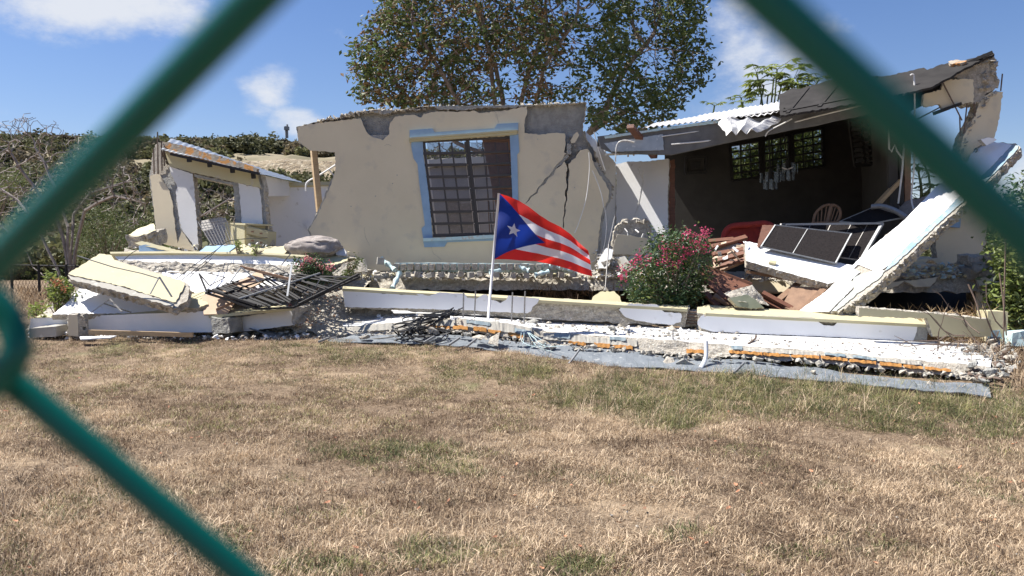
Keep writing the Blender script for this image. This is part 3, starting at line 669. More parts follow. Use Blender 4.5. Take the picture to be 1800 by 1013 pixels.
def quad3(name, pts, th, m, parent, m2=None, **k):
    a, b, c, d = [P(*q) for q in pts]; n = (b-a).cross(d-a).normalized()*th
    return rough_hex(name, [a, b, c, d, a+n, b+n, c+n, d+n], [m, m2 or m], parent, seg=.5, amp=.0, **k)
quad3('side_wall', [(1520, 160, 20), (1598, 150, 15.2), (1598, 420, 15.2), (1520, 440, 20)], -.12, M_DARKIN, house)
sw = Plane((1520, 160, 20), (1598, 150, 15.2), (1520, 440, 20))
sl = thing('window', None, None, sw.at(1530, 290)); sl.parent = house; sl.location = WL[sl.name]-WL[house.name]
mb = MB()
for a, b in [((1493, 213), (1503, 292)), ((1513, 209), (1521, 292)), ((1526, 206), (1531, 290)), ((1493, 213), (1526, 206)), ((1503, 292), (1531, 290))]:
    mb.bar(P(a[0], a[1], 17.6), P(b[0], b[1], 17.6), .05, .06)
mb.build('frame', M_BLACK, sl)
for r in range(8):
    for (xa, xb) in ((1495, 1512), (1514, 1526)):
        y = 215+r*9.2; mk('pane', [P(xa+r*1.1, y, 17.65), P(xb+r*1, y-1.5, 17.65), P(xb+r*1+1, y+5, 17.5), P(xa+r*1.1+1, y+7, 17.5)], [(3, 2, 1, 0)], M_ALU, sl)
a = [P(1050, 258, 15.0), P(1620, 168, 14.3), P(1560, 190, 20.6), P(1150, 262, 20.6)]
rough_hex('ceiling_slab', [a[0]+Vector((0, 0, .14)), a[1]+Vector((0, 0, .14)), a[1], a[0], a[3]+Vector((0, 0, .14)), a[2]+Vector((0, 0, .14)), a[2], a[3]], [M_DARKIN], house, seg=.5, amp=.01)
FP = tp(200, 14.9, 260, 14.9, 1.0)
FPl = Plane((1050, 245, 14.95), (1640, 160, 14.2), (1050, 265, 14.95))
plate('fascia', [(1050, 240), (1150, 227), (1265, 212), (1370, 205), (1500, 182), (1610, 158), (1612, 176), (1510, 204), (1400, 226), (1300, 246), (1180, 272), (1075, 268), (1056, 260)], FPl, .12, [M_FASC, M_FASC], house, amp=.5, step=30)
plate('fascia_strip', [(1062, 240), (1150, 227), (1265, 212), (1265, 216), (1150, 231), (1064, 244)], FPl, .04, [M_PBLUE, M_METAL], house, off=.045, amp=.4)
plate('fascia_plate', [(1062, 252), (1165, 236), (1167, 264), (1075, 267)], FPl, .02, [M_METAL, M_METAL], house, off=.025, amp=.5)
def sheet(name, c, nu, nv, waves, amp, mats, parent=None, th=.0, crumple=0, sharp=False):
    """corrugated sheet between four corner points (near-left, near-right, far-right, far-left)"""
    A, B, C_, D = c; n = (B-A).cross(D-A).normalized(); n = n if n.z > 0 else -n
    v = []; f = []
    for i in range(nu+1):
        for j in range(nv+1):
            u, w_ = i/nu, j/nv; p = A.lerp(B, u).lerp(D.lerp(C_, u), w_)
            ph = u*waves % 1; h = (1-abs(2*ph-1))*2-1 if not sharp else (1 if ph < .25 else -.6)
            p = p + n*(h*amp) + noise.noise_vector(p*2.2)*crumple + noise.noise_vector(p*7)*crumple*.4
            v.append(p)
    k = len(v)
    for i in range(nu):
        for j in range(nv): f.append((i*(nv+1)+j, (i+1)*(nv+1)+j, (i+1)*(nv+1)+j+1, i*(nv+1)+j+1))
    v += [p - n*.004 for p in v]; f += [tuple(x+k for x in reversed(q)) for q in f[:nu*nv]]
    for i in range(nu):
        a, b = i*(nv+1), (i+1)*(nv+1); f.append((a, a+k, b+k, b)); a += nv; b += nv; f.append((b, b+k, a+k, a))
    return mk(name, v, f, mats, parent)
for i in range(4):
    t0, t1 = i/4, (i+1)/4+.01
    def lp(a, b, t): return P(a[0]+(b[0]-a[0])*t, a[1]+(b[1]-a[1])*t, a[2]+(b[2]-a[2])*t)
    A, B = (1128, 226, 14.8), (1372, 197, 14.4); D, C_ = (1152, 217, 19.0), (1368, 179, 19.0)
    sheet('roof_sheet', [lp(A, B, t0), lp(A, B, t1), lp(D, C_, t1), lp(D, C_, t0)], 84, 10, 6, .016, M_WROOF, house, crumple=.025)
    sheet('roof_sheet', [P(1372+i*60, 197-i*15, 14.35), P(1432+i*60, 182-i*15, 14.3), P(1430+i*55, 172-i*9, 20), P(1375+i*55, 181-i*9, 20)], 42, 6, 4, .03, M_DSHEET, house, crumple=.05)
bs = tag(sheet('bent_roof_sheet', [P(1275, 238, 14.1), P(1336, 227, 14.0), P(1372, 209, 14.5), P(1262, 204, 14.6)], 40, 12, 3, .05, M_WROOF, None, crumple=.09), 'crumpled whitish roof sheet hanging down over the eave', 'roof sheet')
# torn dark roofing at the upper right
DP = Plane((1369, 200, 14.2), (1740, 100, 13.8), (1400, 155, 15.2))
o = plate('torn_dark_roofing', [(1369, 166), (1397, 155), (1402, 157), (1430, 149), (1472, 138), (1520, 136), (1560, 133), (1585, 128), (1624, 119), (1630, 123), (1655, 113), (1690, 108), (1744, 91), (1748, 95), (1700, 118), (1665, 138), (1640, 152), (1600, 162), (1500, 183), (1372, 203)], DP, .04, [M_DSHEET, M_DSHEET], house, amp=1, step=5)
mb = MB()
for a, b in [((1376, 196), (1500, 172)), ((1420, 155), (1384, 199)), ((1480, 140), (1440, 188)), ((1540, 135), (1500, 176))]: mb.bar(DP.at(*a, .005), DP.at(*b, .005), .06, .025, up=DP.n)
mb.build('roofing_rib', M_DSHEET, o)
plate('rust_patch', [(1667, 108), (1680, 105), (1700, 107), (1690, 111), (1670, 113)], DP, .05, [M_RUSTB, M_RUSTB], o, off=.05, amp=.6)
mb = MB(); mb.bar(P(1700, 112, 13.9), P(1745, 92, 13.7), .07, .05); mb.bar(P(1640, 140, 14.0), P(1712, 113, 13.9), .08, .06); mb.build('roof_edge_beam', M_BLACK, house)
UP = flat(13.9)
plate('broken_roof_beam', [(1662, 133), (1690, 118), (1715, 104), (1745, 98), (1753, 106), (1751, 140), (1752, 152), (1738, 163), (1725, 178), (1710, 183), (1697, 180), (1693, 140)], UP, .4, [M_CONC, M_CONC], house, amp=2, step=3, rings=6, rough=.5)
rub_strip('beam_rubble', [(1700, 118), (1725, 108), (1745, 106), (1747, 150), (1735, 160), (1728, 130), (1735, 140), (1722, 165)], 13.88, .09, house)
plate('beam_plaster', [(1658, 141), (1695, 139), (1711, 140), (1712, 180), (1697, 181), (1668, 192), (1655, 190), (1652, 184), (1630, 188), (1622, 184), (1624, 166), (1655, 158)], UP, .06, [M_BEIGE, M_GREYT], house, off=.06, amp=1.3, step=3)
plate('soffit_panel', [(1560, 158), (1655, 140), (1656, 158), (1622, 168), (1622, 186), (1600, 196), (1580, 185)], flat(14.1), .2, [M_DSHEET, M_DSHEET], house, amp=1, step=5)
plate('upper_column', [(1763, 162), (1757, 205), (1748, 246), (1728, 253), (1712, 262), (1700, 285), (1683, 290), (1688, 265), (1693, 240), (1712, 208), (1722, 180), (1733, 168), (1748, 161)], UP, .26, [M_BEIGE, M_CONC], house, amp=1.2, step=4, rings=5)
rub_strip('column_rubble', [(1750, 163), (1735, 172), (1727, 190), (1716, 210), (1700, 235), (1692, 262), (1687, 284)], 13.88, .06, house)
mb = MB()
for l in [[(1655, 140, 13.8), (1662, 155, 13.8), (1675, 180, 13.8), (1691, 212, 13.8)], [(1700, 182, 13.85), (1698, 200, 13.85), (1694, 235, 13.8)], [(1712, 180, 13.9), (1714, 205, 13.9)], [(1762, 130, 13.9), (1759, 160, 13.9)], [(1612, 210, 13.9), (1650, 190, 13.9), (1665, 180, 13.9)], [(1687, 205, 13.9), (1688, 240, 13.9)]]: mb = MB(); mb.tube([P(*q) for q in l], .012, 5); mb.build('bare_rebar', M_REBAR, house)
mb = MB(); mb.bar(P(1641, 200, 13.8), P(1668, 190, 13.8), .05, .06); mb.bar(P(1641, 200, 13.8), P(1690, 182, 13.8), .03, .05); mb.build('hanging_batten', M_BLACK, house)
# posts, pipes and braces at the right end of the room
tag(plate('timber_post', [(1590, 262), (1601, 262), (1602, 400), (1592, 400)], flat(14.9), .1, [M_WOODM, M_WOODM], amp=.3), 'brown upright timber post at the right end of the dark room', 'post')
mb = MB(); mb.bar(P(1540, 362, 14.8), P(1581, 318, 14.9), .1, .07); tag(mb.build('timber_brace', M_WOODL), 'short yellowish timber leaning at the foot of the dark posts', 'timber')
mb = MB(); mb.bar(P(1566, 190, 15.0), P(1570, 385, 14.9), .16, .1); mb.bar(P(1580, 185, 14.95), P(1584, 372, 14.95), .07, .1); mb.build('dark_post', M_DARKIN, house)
rods('drain_pipe', [[(1562, 222, 14.7), (1563, 262, 14.7), (1567, 267, 14.7), (1573, 255, 14.7), (1577, 266, 14.7), (1587, 280, 14.7), (1586, 300, 14.7)], [(1590, 245, 14.7), (1586, 300, 14.7), (1579, 358, 14.7)]], .016, M_WIREW, house, 6)
tag(rods('loose_white_cable', [curve([(1601, 130, 13.7), (1606, 134, 13.7), (1608, 200, 13.7), (1608, 250, 13.8), (1605, 320, 13.9), (1602, 355, 13.9), (1606, 368, 13.8)], 6)], .014, M_WIREW, None, 6) if False else (lambda: (lambda mb: (mb.tube(curve([P(1600, 133, 13.6), P(1604, 131, 13.6), P(1607, 140, 13.6), P(1608, 200, 13.6), P(1607, 290, 13.8), P(1602, 345, 13.9), P(1606, 368, 13.7)], 6), .014, 6), mb.build('cable', M_WIREW))[1])(MB()))(), 'white cable dangling from the roof edge past the right end of the room', 'cable')
mb = MB()
mb.tube(curve([P(1180, 254, 14.7), P(1250, 247, 14.7), P(1300, 236, 14.7), P(1350, 232, 14.65), P(1400, 214, 14.5), P(1500, 189, 14.2), P(1555, 176, 14.1)], 5), .014, 6)
mb.tube(curve([P(1163, 240, 14.75), P(1262, 226, 14.7), P(1270, 224, 14.6)], 4), .01, 5)
mb.tube(curve([P(1082, 285, 14.9), P(1083, 262, 14.85), P(1088, 250, 14.85), P(1100, 247, 14.8), P(1115, 250, 14.8)], 5), .012, 5)
mb.tube(curve([P(1345, 240, 14.3), P(1352, 230, 14.3), P(1375, 218, 14.3), P(1392, 209, 14.3)], 5), .012, 5)
mb.build('conduit', M_WIREW, house)
# brown post stuck over the partition
mb = MB(); mb.bar(P(1108, 222, 14.4), P(1150, 276, 15.6), .13, .07); tag(mb.build('leaning_plank', M_WOOD), 'reddish brown plank leaning against the eave above the partition wall', 'plank')
mb = MB()
mb.bar(P(1065, 272, 15.9), P(1120, 270, 15.9), .04, .04); mb.bar(P(1104, 262, 15.9), P(1104, 276, 15.9), .03, .03); mb.bar(P(1114, 264, 15.9), P(1114, 274, 15.9), .03, .03)
mb.build('pipe_stub', M_PVC, house)
mb = MB(); mb.bar(P(1062, 258, 15.7), P(1078, 256, 15.7), .1, .18); tag(mb.build('junction_box', M_PVC), 'white junction box hanging by the top of the return wall', 'junction box')
for l, lab in [([(1044, 232), (1052, 262), (1064, 300)], 'white cable lying down the shaded return wall'), ([(1035, 268), (1036, 300), (1030, 350), (1018, 390), (1010, 410)], 'thin cream cable hanging down the beige wall right of the crack'), ([(1131, 300), (1128, 330), (1120, 365), (1113, 385)], 'white cable hanging on the sunlit partition wall'), ([(1063, 365), (1066, 400), (1060, 440), (1045, 458), (1034, 462)], 'white cable looping by the broken right edge of the front wall'), ([(1041, 300), (1050, 320), (1058, 345), (1061, 365)], 'faint cream cable beside the broken right edge of the beige wall')]:
    yy = 15.1 if l[0][0] < 1100 else 16.0
    mb = MB(); mb.tube(curve([P(x, y, yy) for x, y in l], 6), .009, 5); tag(mb.build('cable', M_WIREW), lab, 'cable')
mb = MB(); mb.tube([P(1113, 388, 16.0), P(1122, 365, 16.02), P(1131, 318, 16.1), P(1122, 297, 16.1), P(1125, 293, 16.1)], .014, 5); tag(mb.build('bent_pipe', M_WIREW), 'bent white conduit leaning on the sunlit partition wall', 'conduit')
# pictures and lamps in the room
pf = thing('picture_frame', 'dark framed picture hanging on the dim back wall left of the windows', 'picture', P(1222, 303, 19.7))
mb = MB()
for a, b in [((1206, 277), (1241, 275)), ((1241, 275), (1240, 303)), ((1240, 303), (1205, 305)), ((1205, 305), (1206, 277))]: mb.bar(P(*a, 19.7), P(*b, 19.7), .06, .08)
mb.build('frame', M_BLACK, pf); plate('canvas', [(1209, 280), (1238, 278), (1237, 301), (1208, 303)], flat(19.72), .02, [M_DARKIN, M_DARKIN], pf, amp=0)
plate('image', [(1215, 285), (1232, 284), (1231, 296), (1214, 298)], flat(19.69), .01, [M_BLACK, M_BLACK], pf, amp=0)
for k, (cx, cy, lab) in enumerate([(1384, 296, 'crystal chandelier with pale glass petals hanging in front of the right sash'), (1354, 312, 'dim crystal chandelier hanging lower and left of the one with petals')]):
    ch = thing('chandelier', lab, 'chandelier', P(cx, cy, 16.5), 'chandeliers in the dark room')
    mb = MB(); mb.tube([P(cx-6+k*3, 236, 16.5), P(cx, cy-14, 16.5)], .012, 5); mb.tube([P(cx, cy-14, 16.5), P(cx, cy+12, 16.5)], .04, 8); mb.build('stem', M_BLACK, ch)
    for i in range(14):
        an = i/14*6.283; rx = 17 if i % 2 else 11
        p = P(cx, cy+(-8 if i % 2 else 4), 16.5)+Vector((math.cos(an)*rx*.0118, math.sin(an)*rx*.0118, 0))
        mb = MB(); h_ = .20; t_ = Vector((-math.sin(an), math.cos(an), 0))*.03; n_ = Vector((math.cos(an), math.sin(an), 0))*.006
        mb.hexa([p-t_-n_, p+t_-n_, p+t_+n_, p-t_+n_]+[q+Vector((0, 0, -h_)) for q in (p-t_-n_, p+t_-n_, p+t_+n_, p-t_+n_)]); mb.build('crystal', M_GLCH, ch)
    if k == 0:
        for i in range(5):
            an = i/5*6.283; p = P(cx, cy+3, 16.3); d = Vector((math.cos(an), math.sin(an), .25)); s_ = Vector((-math.sin(an), math.cos(an), 0))
            mb = MB(); mb.add([p, p+d*.09-s_*.05, p+d*.2, p+d*.09+s_*.05], [(0, 1, 2, 3)]); mb.build('petal', M_WHITE, ch)
# fallen corner column at right with blue frame
plate('side_column_wall', [(1640, 375), (1700, 325), (1735, 345), (1735, 400), (1730, 486), (1650, 488), (1645, 430), (1648, 400)], tp(370, 14.95, 450, 14.9, 0), .2, [M_BEIGE, M_CONC], house, amp=1, step=5)
plate('side_trim', [(1663, 372), (1690, 366), (1688, 400), (1662, 399)], tp(370, 14.88, 450, 14.82, 0), .05, [M_BLUE, M_BLUE], house, amp=.3)

# ================================================================== LEFT CORNER RUIN
ruin = thing('ruined_corner', 'broken corner of the house with cracked beige pillar, cream beam and white walls', 'ruin', P(350, 445, 15.8))
CP = Plane((265, 300, 15.7), (455, 320, 15.3), (300, 440, 15.35))
plate('pillar', [(262, 309), (266, 290), (275, 285), (290, 288), (300, 292), (339, 304), (346, 390), (348, 442), (278, 426), (272, 383)], CP, .16, [M_CONCD, M_CONC], ruin, amp=1.2, rings=4)
plate('beige_plaster', [(264, 309), (281, 307), (287, 320), (298, 336), (303, 355), (307, 393), (312, 428), (320, 406), (332, 425), (346, 443), (278, 427), (272, 383)], CP, .03, [M_BEIGE, M_CONC], ruin, amp=.8, off=.032, rings=1)
plate('white_plaster', [(298, 293), (339, 306), (346, 390), (348, 432), (347, 440), (332, 420), (322, 408), (318, 400), (313, 370), (309, 335), (312, 330), (300, 305)], CP, .03, [M_GREYW, M_CONC], ruin, amp=.8, off=.032, rings=1)
plate('broken_column_head', [(265, 308), (266, 280), (270, 262), (278, 250), (286, 252), (287, 280), (296, 294), (292, 306), (284, 308)], CP, .3, [M_CONC, M_CONC], ruin, amp=2, step=3, rings=5, off=.01)
mb = MB()
for x, y0, y1 in [(277, 232, 306), (270, 262, 306), (284, 248, 300), (288, 258, 292)]: mb = MB(); mb.tube([P(x, y0, 15.6), P(x+1, y1, 15.6)], .014, 5); mb.build('bare_rebar', M_REBAR, ruin)
plate('cream_beam', [(290, 266), (452, 301), (458, 330), (420, 322), (341, 304), (298, 292)], CP, .2, [M_CREAM, M_CONC], ruin, amp=.5, off=.06)
sheet('roof_sheet', [P(284, 262, 15.3), P(455, 305, 14.9), P(535, 321, 18), P(300, 243, 18)], 120, 6, 22, .008, M_METAL, ruin, crumple=.02)
plate('rust_layer', [(285, 248), (320, 256), (380, 274), (452, 296), (452, 302), (400, 291), (340, 278), (300, 271), (288, 262)], CP, .1, [M_RUSTB, M_RUSTB], ruin, off=.13, amp=1.6, step=3)
mb = MB()
for x, y in [(332, 279), (368, 288), (408, 298), (445, 308)]: mb.bar(P(x, y-3, 15.1), P(x+1, y+6, 15.1), .07, .07)
mb.bar(P(300, 271, 15.15), P(456, 306, 14.85), .04, .05); mb.build('rafter_end', M_BLACK, ruin)
plate('window_jamb', [(410, 318), (419, 320), (424, 372), (425, 398), (414, 398)], CP, .2, [M_CONCD, M_CONC], ruin, amp=1, off=.03)
plate('white_plaster', [(419, 322), (456, 330), (459, 350), (461, 385), (468, 425), (424, 425), (421, 372)], CP, .14, [M_GREYW, M_CONC], ruin, amp=.6, off=.03)
plate('cracked_jamb', [(450, 303), (458, 303), (463, 325), (464, 345), (468, 385), (476, 432), (468, 432), (461, 385), (457, 345), (454, 325)], CP, .2, [M_CONCD, M_CONC], ruin, amp=1, off=.0)
plate('window_lintel', [(341, 306), (412, 322), (411, 326), (342, 311)], CP, .14, [M_CONCD, M_CONC], ruin, amp=.5, off=.02)
quad3('side_wall', [(462, 308, 15.5), (530, 324, 18.2), (530, 345, 18.2), (462, 345, 15.5)], .1, M_GREYW, ruin)
LW = tp(322, 18.2, 430, 17.9, -2.2)
lw = plate('long_white_wall', [(463, 326), (600, 323), (700, 322), (700, 460), (480, 460), (466, 380)], LW, .15, [M_WHITE, M_CONC], ruin, amp=.4, step=12)
plate('wall_cap', [(462, 322), (600, 319), (700, 318), (700, 324), (463, 327)], LW, .3, [M_CREAM, M_CREAM], ruin, off=.08, amp=.3, step=30)
plate('switch_box', [(538, 393), (549, 392), (550, 402), (539, 403)], LW, .05, [M_WHITE, M_WHITE], ruin, off=.06, amp=0)
mb = MB(); mb.bar(P(551, 262, 16.0), P(562, 374, 15.7), .11, .1); tag(mb.build('timber_prop', M_WOODL), 'yellow timber prop standing in the notch of the beige wall', 'timber prop')
mb = MB(); mb.tube(curve([P(538, 336, 16.2), P(538, 325, 16.2), P(543, 318, 16.2), P(560, 309, 16.2), P(590, 290, 16.2)], 5), .02, 6); mb.tube([P(579, 299, 16.2), P(591, 314, 16.2)], .014, 6)
tag(mb.build('bent_pipe', M_PVC), 'cream pipe bent over the white wall beside the timber prop', 'pipe')
mb = MB(); mb.tube([P(502, 222, 118), P(503, 243, 118)], .12, 5); mb.tube([P(505, 219, 118), P(505.5, 243, 118)], .14, 5); mb.bar(P(500, 226, 118), P(508, 226, 118), .5, .5)
tag(mb.build('radio_mast', M_STEEL), 'small radio mast on the hilltop behind the house', 'mast')

# furniture in the corner
def tiltbox(name, a, d, m, parent=None, **k): return rough_hex(name, hexpx(a, d), m, parent, amp=0, seg=1, **k)
plate_m = tag(plate('mattress', [(346, 390), (388, 382), (396, 384), (398, 395), (394, 432), (375, 432), (352, 400)], tp(385, 15.2, 430, 14.9, 1.5), .18, [M_MATT, M_MATT], None, amp=.4, step=12), 'pale quilted mattress leaning against the broken window wall', 'mattress')
mb = MB()
for i in range(9):
    mb.bar(P(348+i*6, 390-i*.9, 15.0), P(372+i*5, 430, 14.85), .007, .012)
    mb.bar(P(350+i*3, 394+i*4, 15.02-i*.015), P(396, 386+i*5, 14.95), .007, .012)
mb.build('quilting', mat('quilting_thread', (.42, .41, .40), (.38, .37, .36)), plate_m)
dr = thing('dresser', 'cream dresser with ornate drawers tilted beside the mattress', 'dresser', P(430, 432, 15.1))
tiltbox('side', [(396, 394, 15.2), (430, 396, 14.7), (430, 430, 14.7), (396, 430, 15.2)], (.3, .5, 0), [M_CREAM], dr)
tiltbox('front', [(431, 395, 14.65), (472, 407, 14.9), (471, 432, 14.9), (430, 430, 14.65)], (0, .5, 0), [M_CREAM], dr)
for y in (0, 16):
    tiltbox('drawer', [(433, 398+y, 14.60), (470, 409+y, 14.85), (470, 419+y*.8, 14.85), (433, 411+y, 14.60)], (0, .05, 0), [M_CREAM], dr)
    for t in (.3, .7): mb = MB(); p = P(433+37*t, 405+y+8*t, 14.58); mb.hexa([p+Vector((a_, b_, c_)) for c_ in (-.015, .015) for a_, b_ in ((-.02, -.02), (.02, -.02), (.02, .02), (-.02, .02))]); mb.build('handle', M_WOODM, dr)
tiltbox('top', [(394, 391, 15.25), (431, 393, 14.6), (431, 396, 14.6), (394, 394, 15.25)], (.35, .5, 0), [M_CREAM], dr)

# ================================================================== FALLEN BEAMS AND SLABS
# the broken porch slab lying in front
SFT = [(430, 578, 13.6), (560, 578, 13.2), (600, 575, 13.05), (707, 565, 12.75), (760, 559, 12.6), (812, 560, 12.45), (895, 569, 12.25), (950, 581, 12.1), (1050, 590, 11.8), (1183, 599, 11.4), (1283, 607, 11.1), (1450, 618, 10.7), (1622, 634, 10.3), (1742, 644, 10.0)]
SBK = [(430, 560, 14.6), (560, 548, 14.4), (600, 540, 14.2), (707, 546, 13.9), (760, 549, 13.8), (812, 551, 13.7), (895, 555, 13.5), (950, 560, 13.3), (1050, 566, 13.0), (1183, 576, 12.6), (1283, 584, 12.3), (1450, 590, 12.0), (1622, 598, 11.7), (1745, 608, 11.4)]
SBT = [588, 590, 592, 587, 582, 582, 594, 606, 614, 624, 628, 638, 656, 669]
slab = thing('fallen_slab', 'long white topped porch slab lying broken on the ground with orange foam showing at its edge', 'concrete slab', P(1100, 610, 11.8))
def strip_solid(name, A, B, D, mats, parent, nseg=10, ncross=8, amp=.012, bulge=0):
    """top strip between polylines A (near) and B (far), with a rough near face going down to D"""
    def res(pl, k):
        out = []
        for i in range(len(pl)-1):
            for j in range(k): out.append(pl[i].lerp(pl[i+1], j/k))
        return out+[pl[-1]]
    a, b, d = res(A, nseg), res(B, nseg), res(D, nseg); n = len(a); v = []; f = []; mi = []; rows = []
    def dis(p, s): return p + noise.noise_vector(p*7)*s + noise.noise_vector(p*22)*s*.8
    for j in range(ncross+1):
        rows.append([len(v)+i for i in range(n)]); v += [dis(a[i].lerp(b[i], (1-j/ncross)), amp*(1.5 if j == ncross else .35)) for i in range(n)]
    for j in range(1, 6):
        rows.append([len(v)+i for i in range(n)]); v += [dis(a[i].lerp(d[i], j/5)+Vector((0, -bulge*math.sin(j/5*3), 0)), amp*2.2) for i in range(n)]
    for r in range(len(rows)-1):
        for i in range(n-1): f.append((rows[r][i], rows[r+1][i], rows[r+1][i+1], rows[r][i+1])); mi.append(0 if r < ncross else 1)
    # back face closes it
    k = len(v); v += [p - Vector((0, 0, .25)) for p in b]
    for i in range(n-1): f.append((rows[0][i], rows[0][i+1], k+i+1, k+i)); mi.append(1); f.append((k+i, k+i+1, rows[-1][i+1], rows[-1][i])); mi.append(1)
    return mk(name, v, f, mats, parent, mi)
A = [P(*q) for q in SFT]; B = [P(*q) for q in SBK]; D = [P(q[0], y, q[2]-.13) for q, y in zip(SFT, SBT)]
strip_solid('slab_body', A, B, D, [M_SLABTOP, M_CONC], slab)
# smoother grey and painted parts of the edge
def edge_band(name, x0, x1, f0, f1, m, out=.03, th=.05, amp=.7, parent=slab):
    xs_ = [q[0] for q in SFT]
    def pt(x, t):
        for i in range(len(xs_)-1):
            if xs_[i] <= x <= xs_[i+1]:
                k = (x-xs_[i])/(xs_[i+1]-xs_[i]); yt = SFT[i][1]*(1-k)+SFT[i+1][1]*k; yb = SBT[i]*(1-k)+SBT[i+1]*k; Y = SFT[i][2]*(1-k)+SFT[i+1][2]*k
                return P(x, yt+(yb-yt)*t + rnd.uniform(-amp, amp), Y - out - .14*t + rnd.uniform(-.01, .01))
    n = max(2, int((x1-x0)/4)); mb = MB(); v = []
    for i in range(n+1):
        x = x0+(x1-x0)*i/n; a = pt(x, f0); b = pt(x, f1); v += [a, b, b+Vector((0, th, 0)), a+Vector((0, th, 0))]
    f = []
    for i in range(n):
        o = i*4
        for q in ((0, 1, 5, 4), (1, 2, 6, 5), (2, 3, 7, 6), (3, 0, 4, 7)): f.append(tuple(o+z for z in q))
    f += [(0, 3, 2, 1), (n*4, n*4+1, n*4+2, n*4+3)]
    return mk(name, v, f, m, parent)
for x0, x1, a, b in [(600, 690, .05, .6), (700, 800, .1, .62), (815, 935, .0, .62), (955, 1120, .15, .6), (1290, 1440, .15, .42), (1450, 1620, .1, .38)]: edge_band('edge_plaster', x0, x1, a, b, M_GREYT)
for x0, x1, a, b in [(735, 768, .6, .85), (771, 790, .62, .86), (796, 822, .6, .85), (832, 855, .55, .8), (858, 880, .58, .82), (893, 920, .62, .85), (1045, 1072, .55, .85), (1078, 1112, .58, .82), (1208, 1238, .55, .8), (1283, 1340, .45, .66), (1344, 1388, .45, .68), (1393, 1440, .45, .66), (1446, 1490, .45, .68), (1496, 1540, .46, .68), (1550, 1585, .48, .7), (1592, 1622, .5, .7), (1630, 1672, .5, .68), (1000, 1030, .6, .8), (462, 478, .6, .85), (566, 590, .62, .84)]: edge_band('foam_strip', x0, x1, a, b, M_RUST, out=.055, th=.06, amp=1.1)
M_BLUEST = mat('blue_grey_stain', (.20, .27, .31), (.27, .31, .32), .85, 9)
for x0, x1, a, b in [(820, 862, .05, .3), (905, 934, .2, .5), (974, 1002, .1, .4), (1072, 1100, .02, .25), (1286, 1305, .05, .3), (1450, 1486, .1, .3), (1500, 1540, .12, .3)]: edge_band('blue_paint_patch', x0, x1, a, b, M_BLUEST, out=.05, th=.02, amp=1.0)
# crumbs and chunks on the slab
def Ysl(x, y):
    for i in range(len(SFT)-1):
        if SFT[i][0] <= x <= SFT[i+1][0]:
            k = (x-SFT[i][0])/(SFT[i+1][0]-SFT[i][0]); g_ = lambda T, j: T[i][j]*(1-k)+T[i+1][j]*k
            t = (y-g_(SFT, 1))/(g_(SBK, 1)-g_(SFT, 1)); iy = (1/g_(SFT, 2))*(1-t)+(1/g_(SBK, 2))*t; return 1/iy
    return 12
top_poly = [(q[0], q[1]) for q in SFT]+[(q[0], q[1]) for q in reversed(SBK)]
crumbs('concrete_rubble', [(600, 548), (1180, 578), (1330, 590), (1330, 600), (1183, 597), (1000, 585), (900, 566), (610, 560)], Ysl, 620, .008, .06, [M_CONC, M_WHITE, M_CONC], 'crumbled concrete scattered over the white porch slab', cat='rubble')
crumbs('concrete_crumbs', [(1240, 590), (1740, 612), (1740, 640), (1240, 600)], Ysl, 420, .006, .03, [M_CONC, M_REBAR, M_CONC], 'fine crumbs and dirt on the right end of the white porch slab', cat='rubble')
edge_poly = [(470, 585), (760, 578), (950, 600), (1183, 620), (1400, 634), (1735, 665), (1730, 672), (1400, 640), (1180, 630), (950, 612), (760, 588), (470, 594)]
def Yed(x, y): return lerp_tab(x, [(430, 13.1), (760, 12.2), (1050, 11.4), (1450, 10.3), (1760, 9.65)])
crumbs('edge_rubble', edge_poly, Yed, 520, .008, .07, [M_CONC, M_CONC, M_GREYT], 'broken concrete lying along the foot of the porch slab', cat='rubble')
# grey roofing sheet along the front
ST = [(428, 574, 13.3), (470, 582, 13.1), (520, 590, 12.9), (600, 590, 12.7), (680, 587, 12.55), (760, 588, 12.4), (850, 592, 12.2), (930, 602, 11.95), (1000, 610, 11.7), (1100, 619, 11.3), (1190, 628, 11.1), (1290, 632, 10.9), (1400, 645, 10.45), (1600, 668, 9.8), (1738, 676, 9.5)]
SB_ = [(440, 578), (470, 591), (520, 600), (600, 604), (680, 602), (760, 604), (850, 614), (930, 630), (1000, 641), (1100, 646), (1190, 649), (1290, 657), (1400, 665), (1600, 684), (1742, 699)]
v = []; f = []; n = 12
AT = [P(*q) for q in ST]; AB = []
for (x, y), q in zip(SB_, ST):
    p = P(x, y, q[2]-.55)
    AB.append(p)
def resamp(pl, k): return [pl[i].lerp(pl[i+1], j/k) for i in range(len(pl)-1) for j in range(k)]+[pl[-1]]
ra, rb = resamp(AT, n), resamp(AB, n); m_ = 8
for i in range(len(ra)):
    for j in range(m_+1):
        p = ra[i].lerp(rb[i], j/m_); p = p + Vector((0, 0, .03*noise.noise(p*1.7)+.018*noise.noise(p*6)+.008*abs(math.sin(p.x*2.6)))); v.append(p)
for i in range(len(ra)-1):
    for j in range(m_): a = i*(m_+1)+j; f.append((a, a+1, a+m_+2, a+m_+1))
k = len(v); nf = len(f); v += [p-Vector((0, 0, .012)) for p in v]; f += [tuple(q+k for q in reversed(x)) for x in f[:nf]]
for i in range(len(ra)-1):
    a = i*(m_+1)+m_; f.append((a, a+k, a+k+m_+1, a+m_+1))
M_SHEETG = mat('grey_blue_roofing', (.13, .15, .17), (.19, .21, .23), .6, 2.2, metal=0, bump=.5, bscale=9, bdist=.03, c3=(.34, .35, .35), s3=16, t3=(.6, .75))
rs_ = mk('roofing_sheet', v, f, M_SHEETG); tag(rs_, 'long grey blue roofing sheet sprawled along the edge of the lawn', 'roofing sheet')
mb = MB()
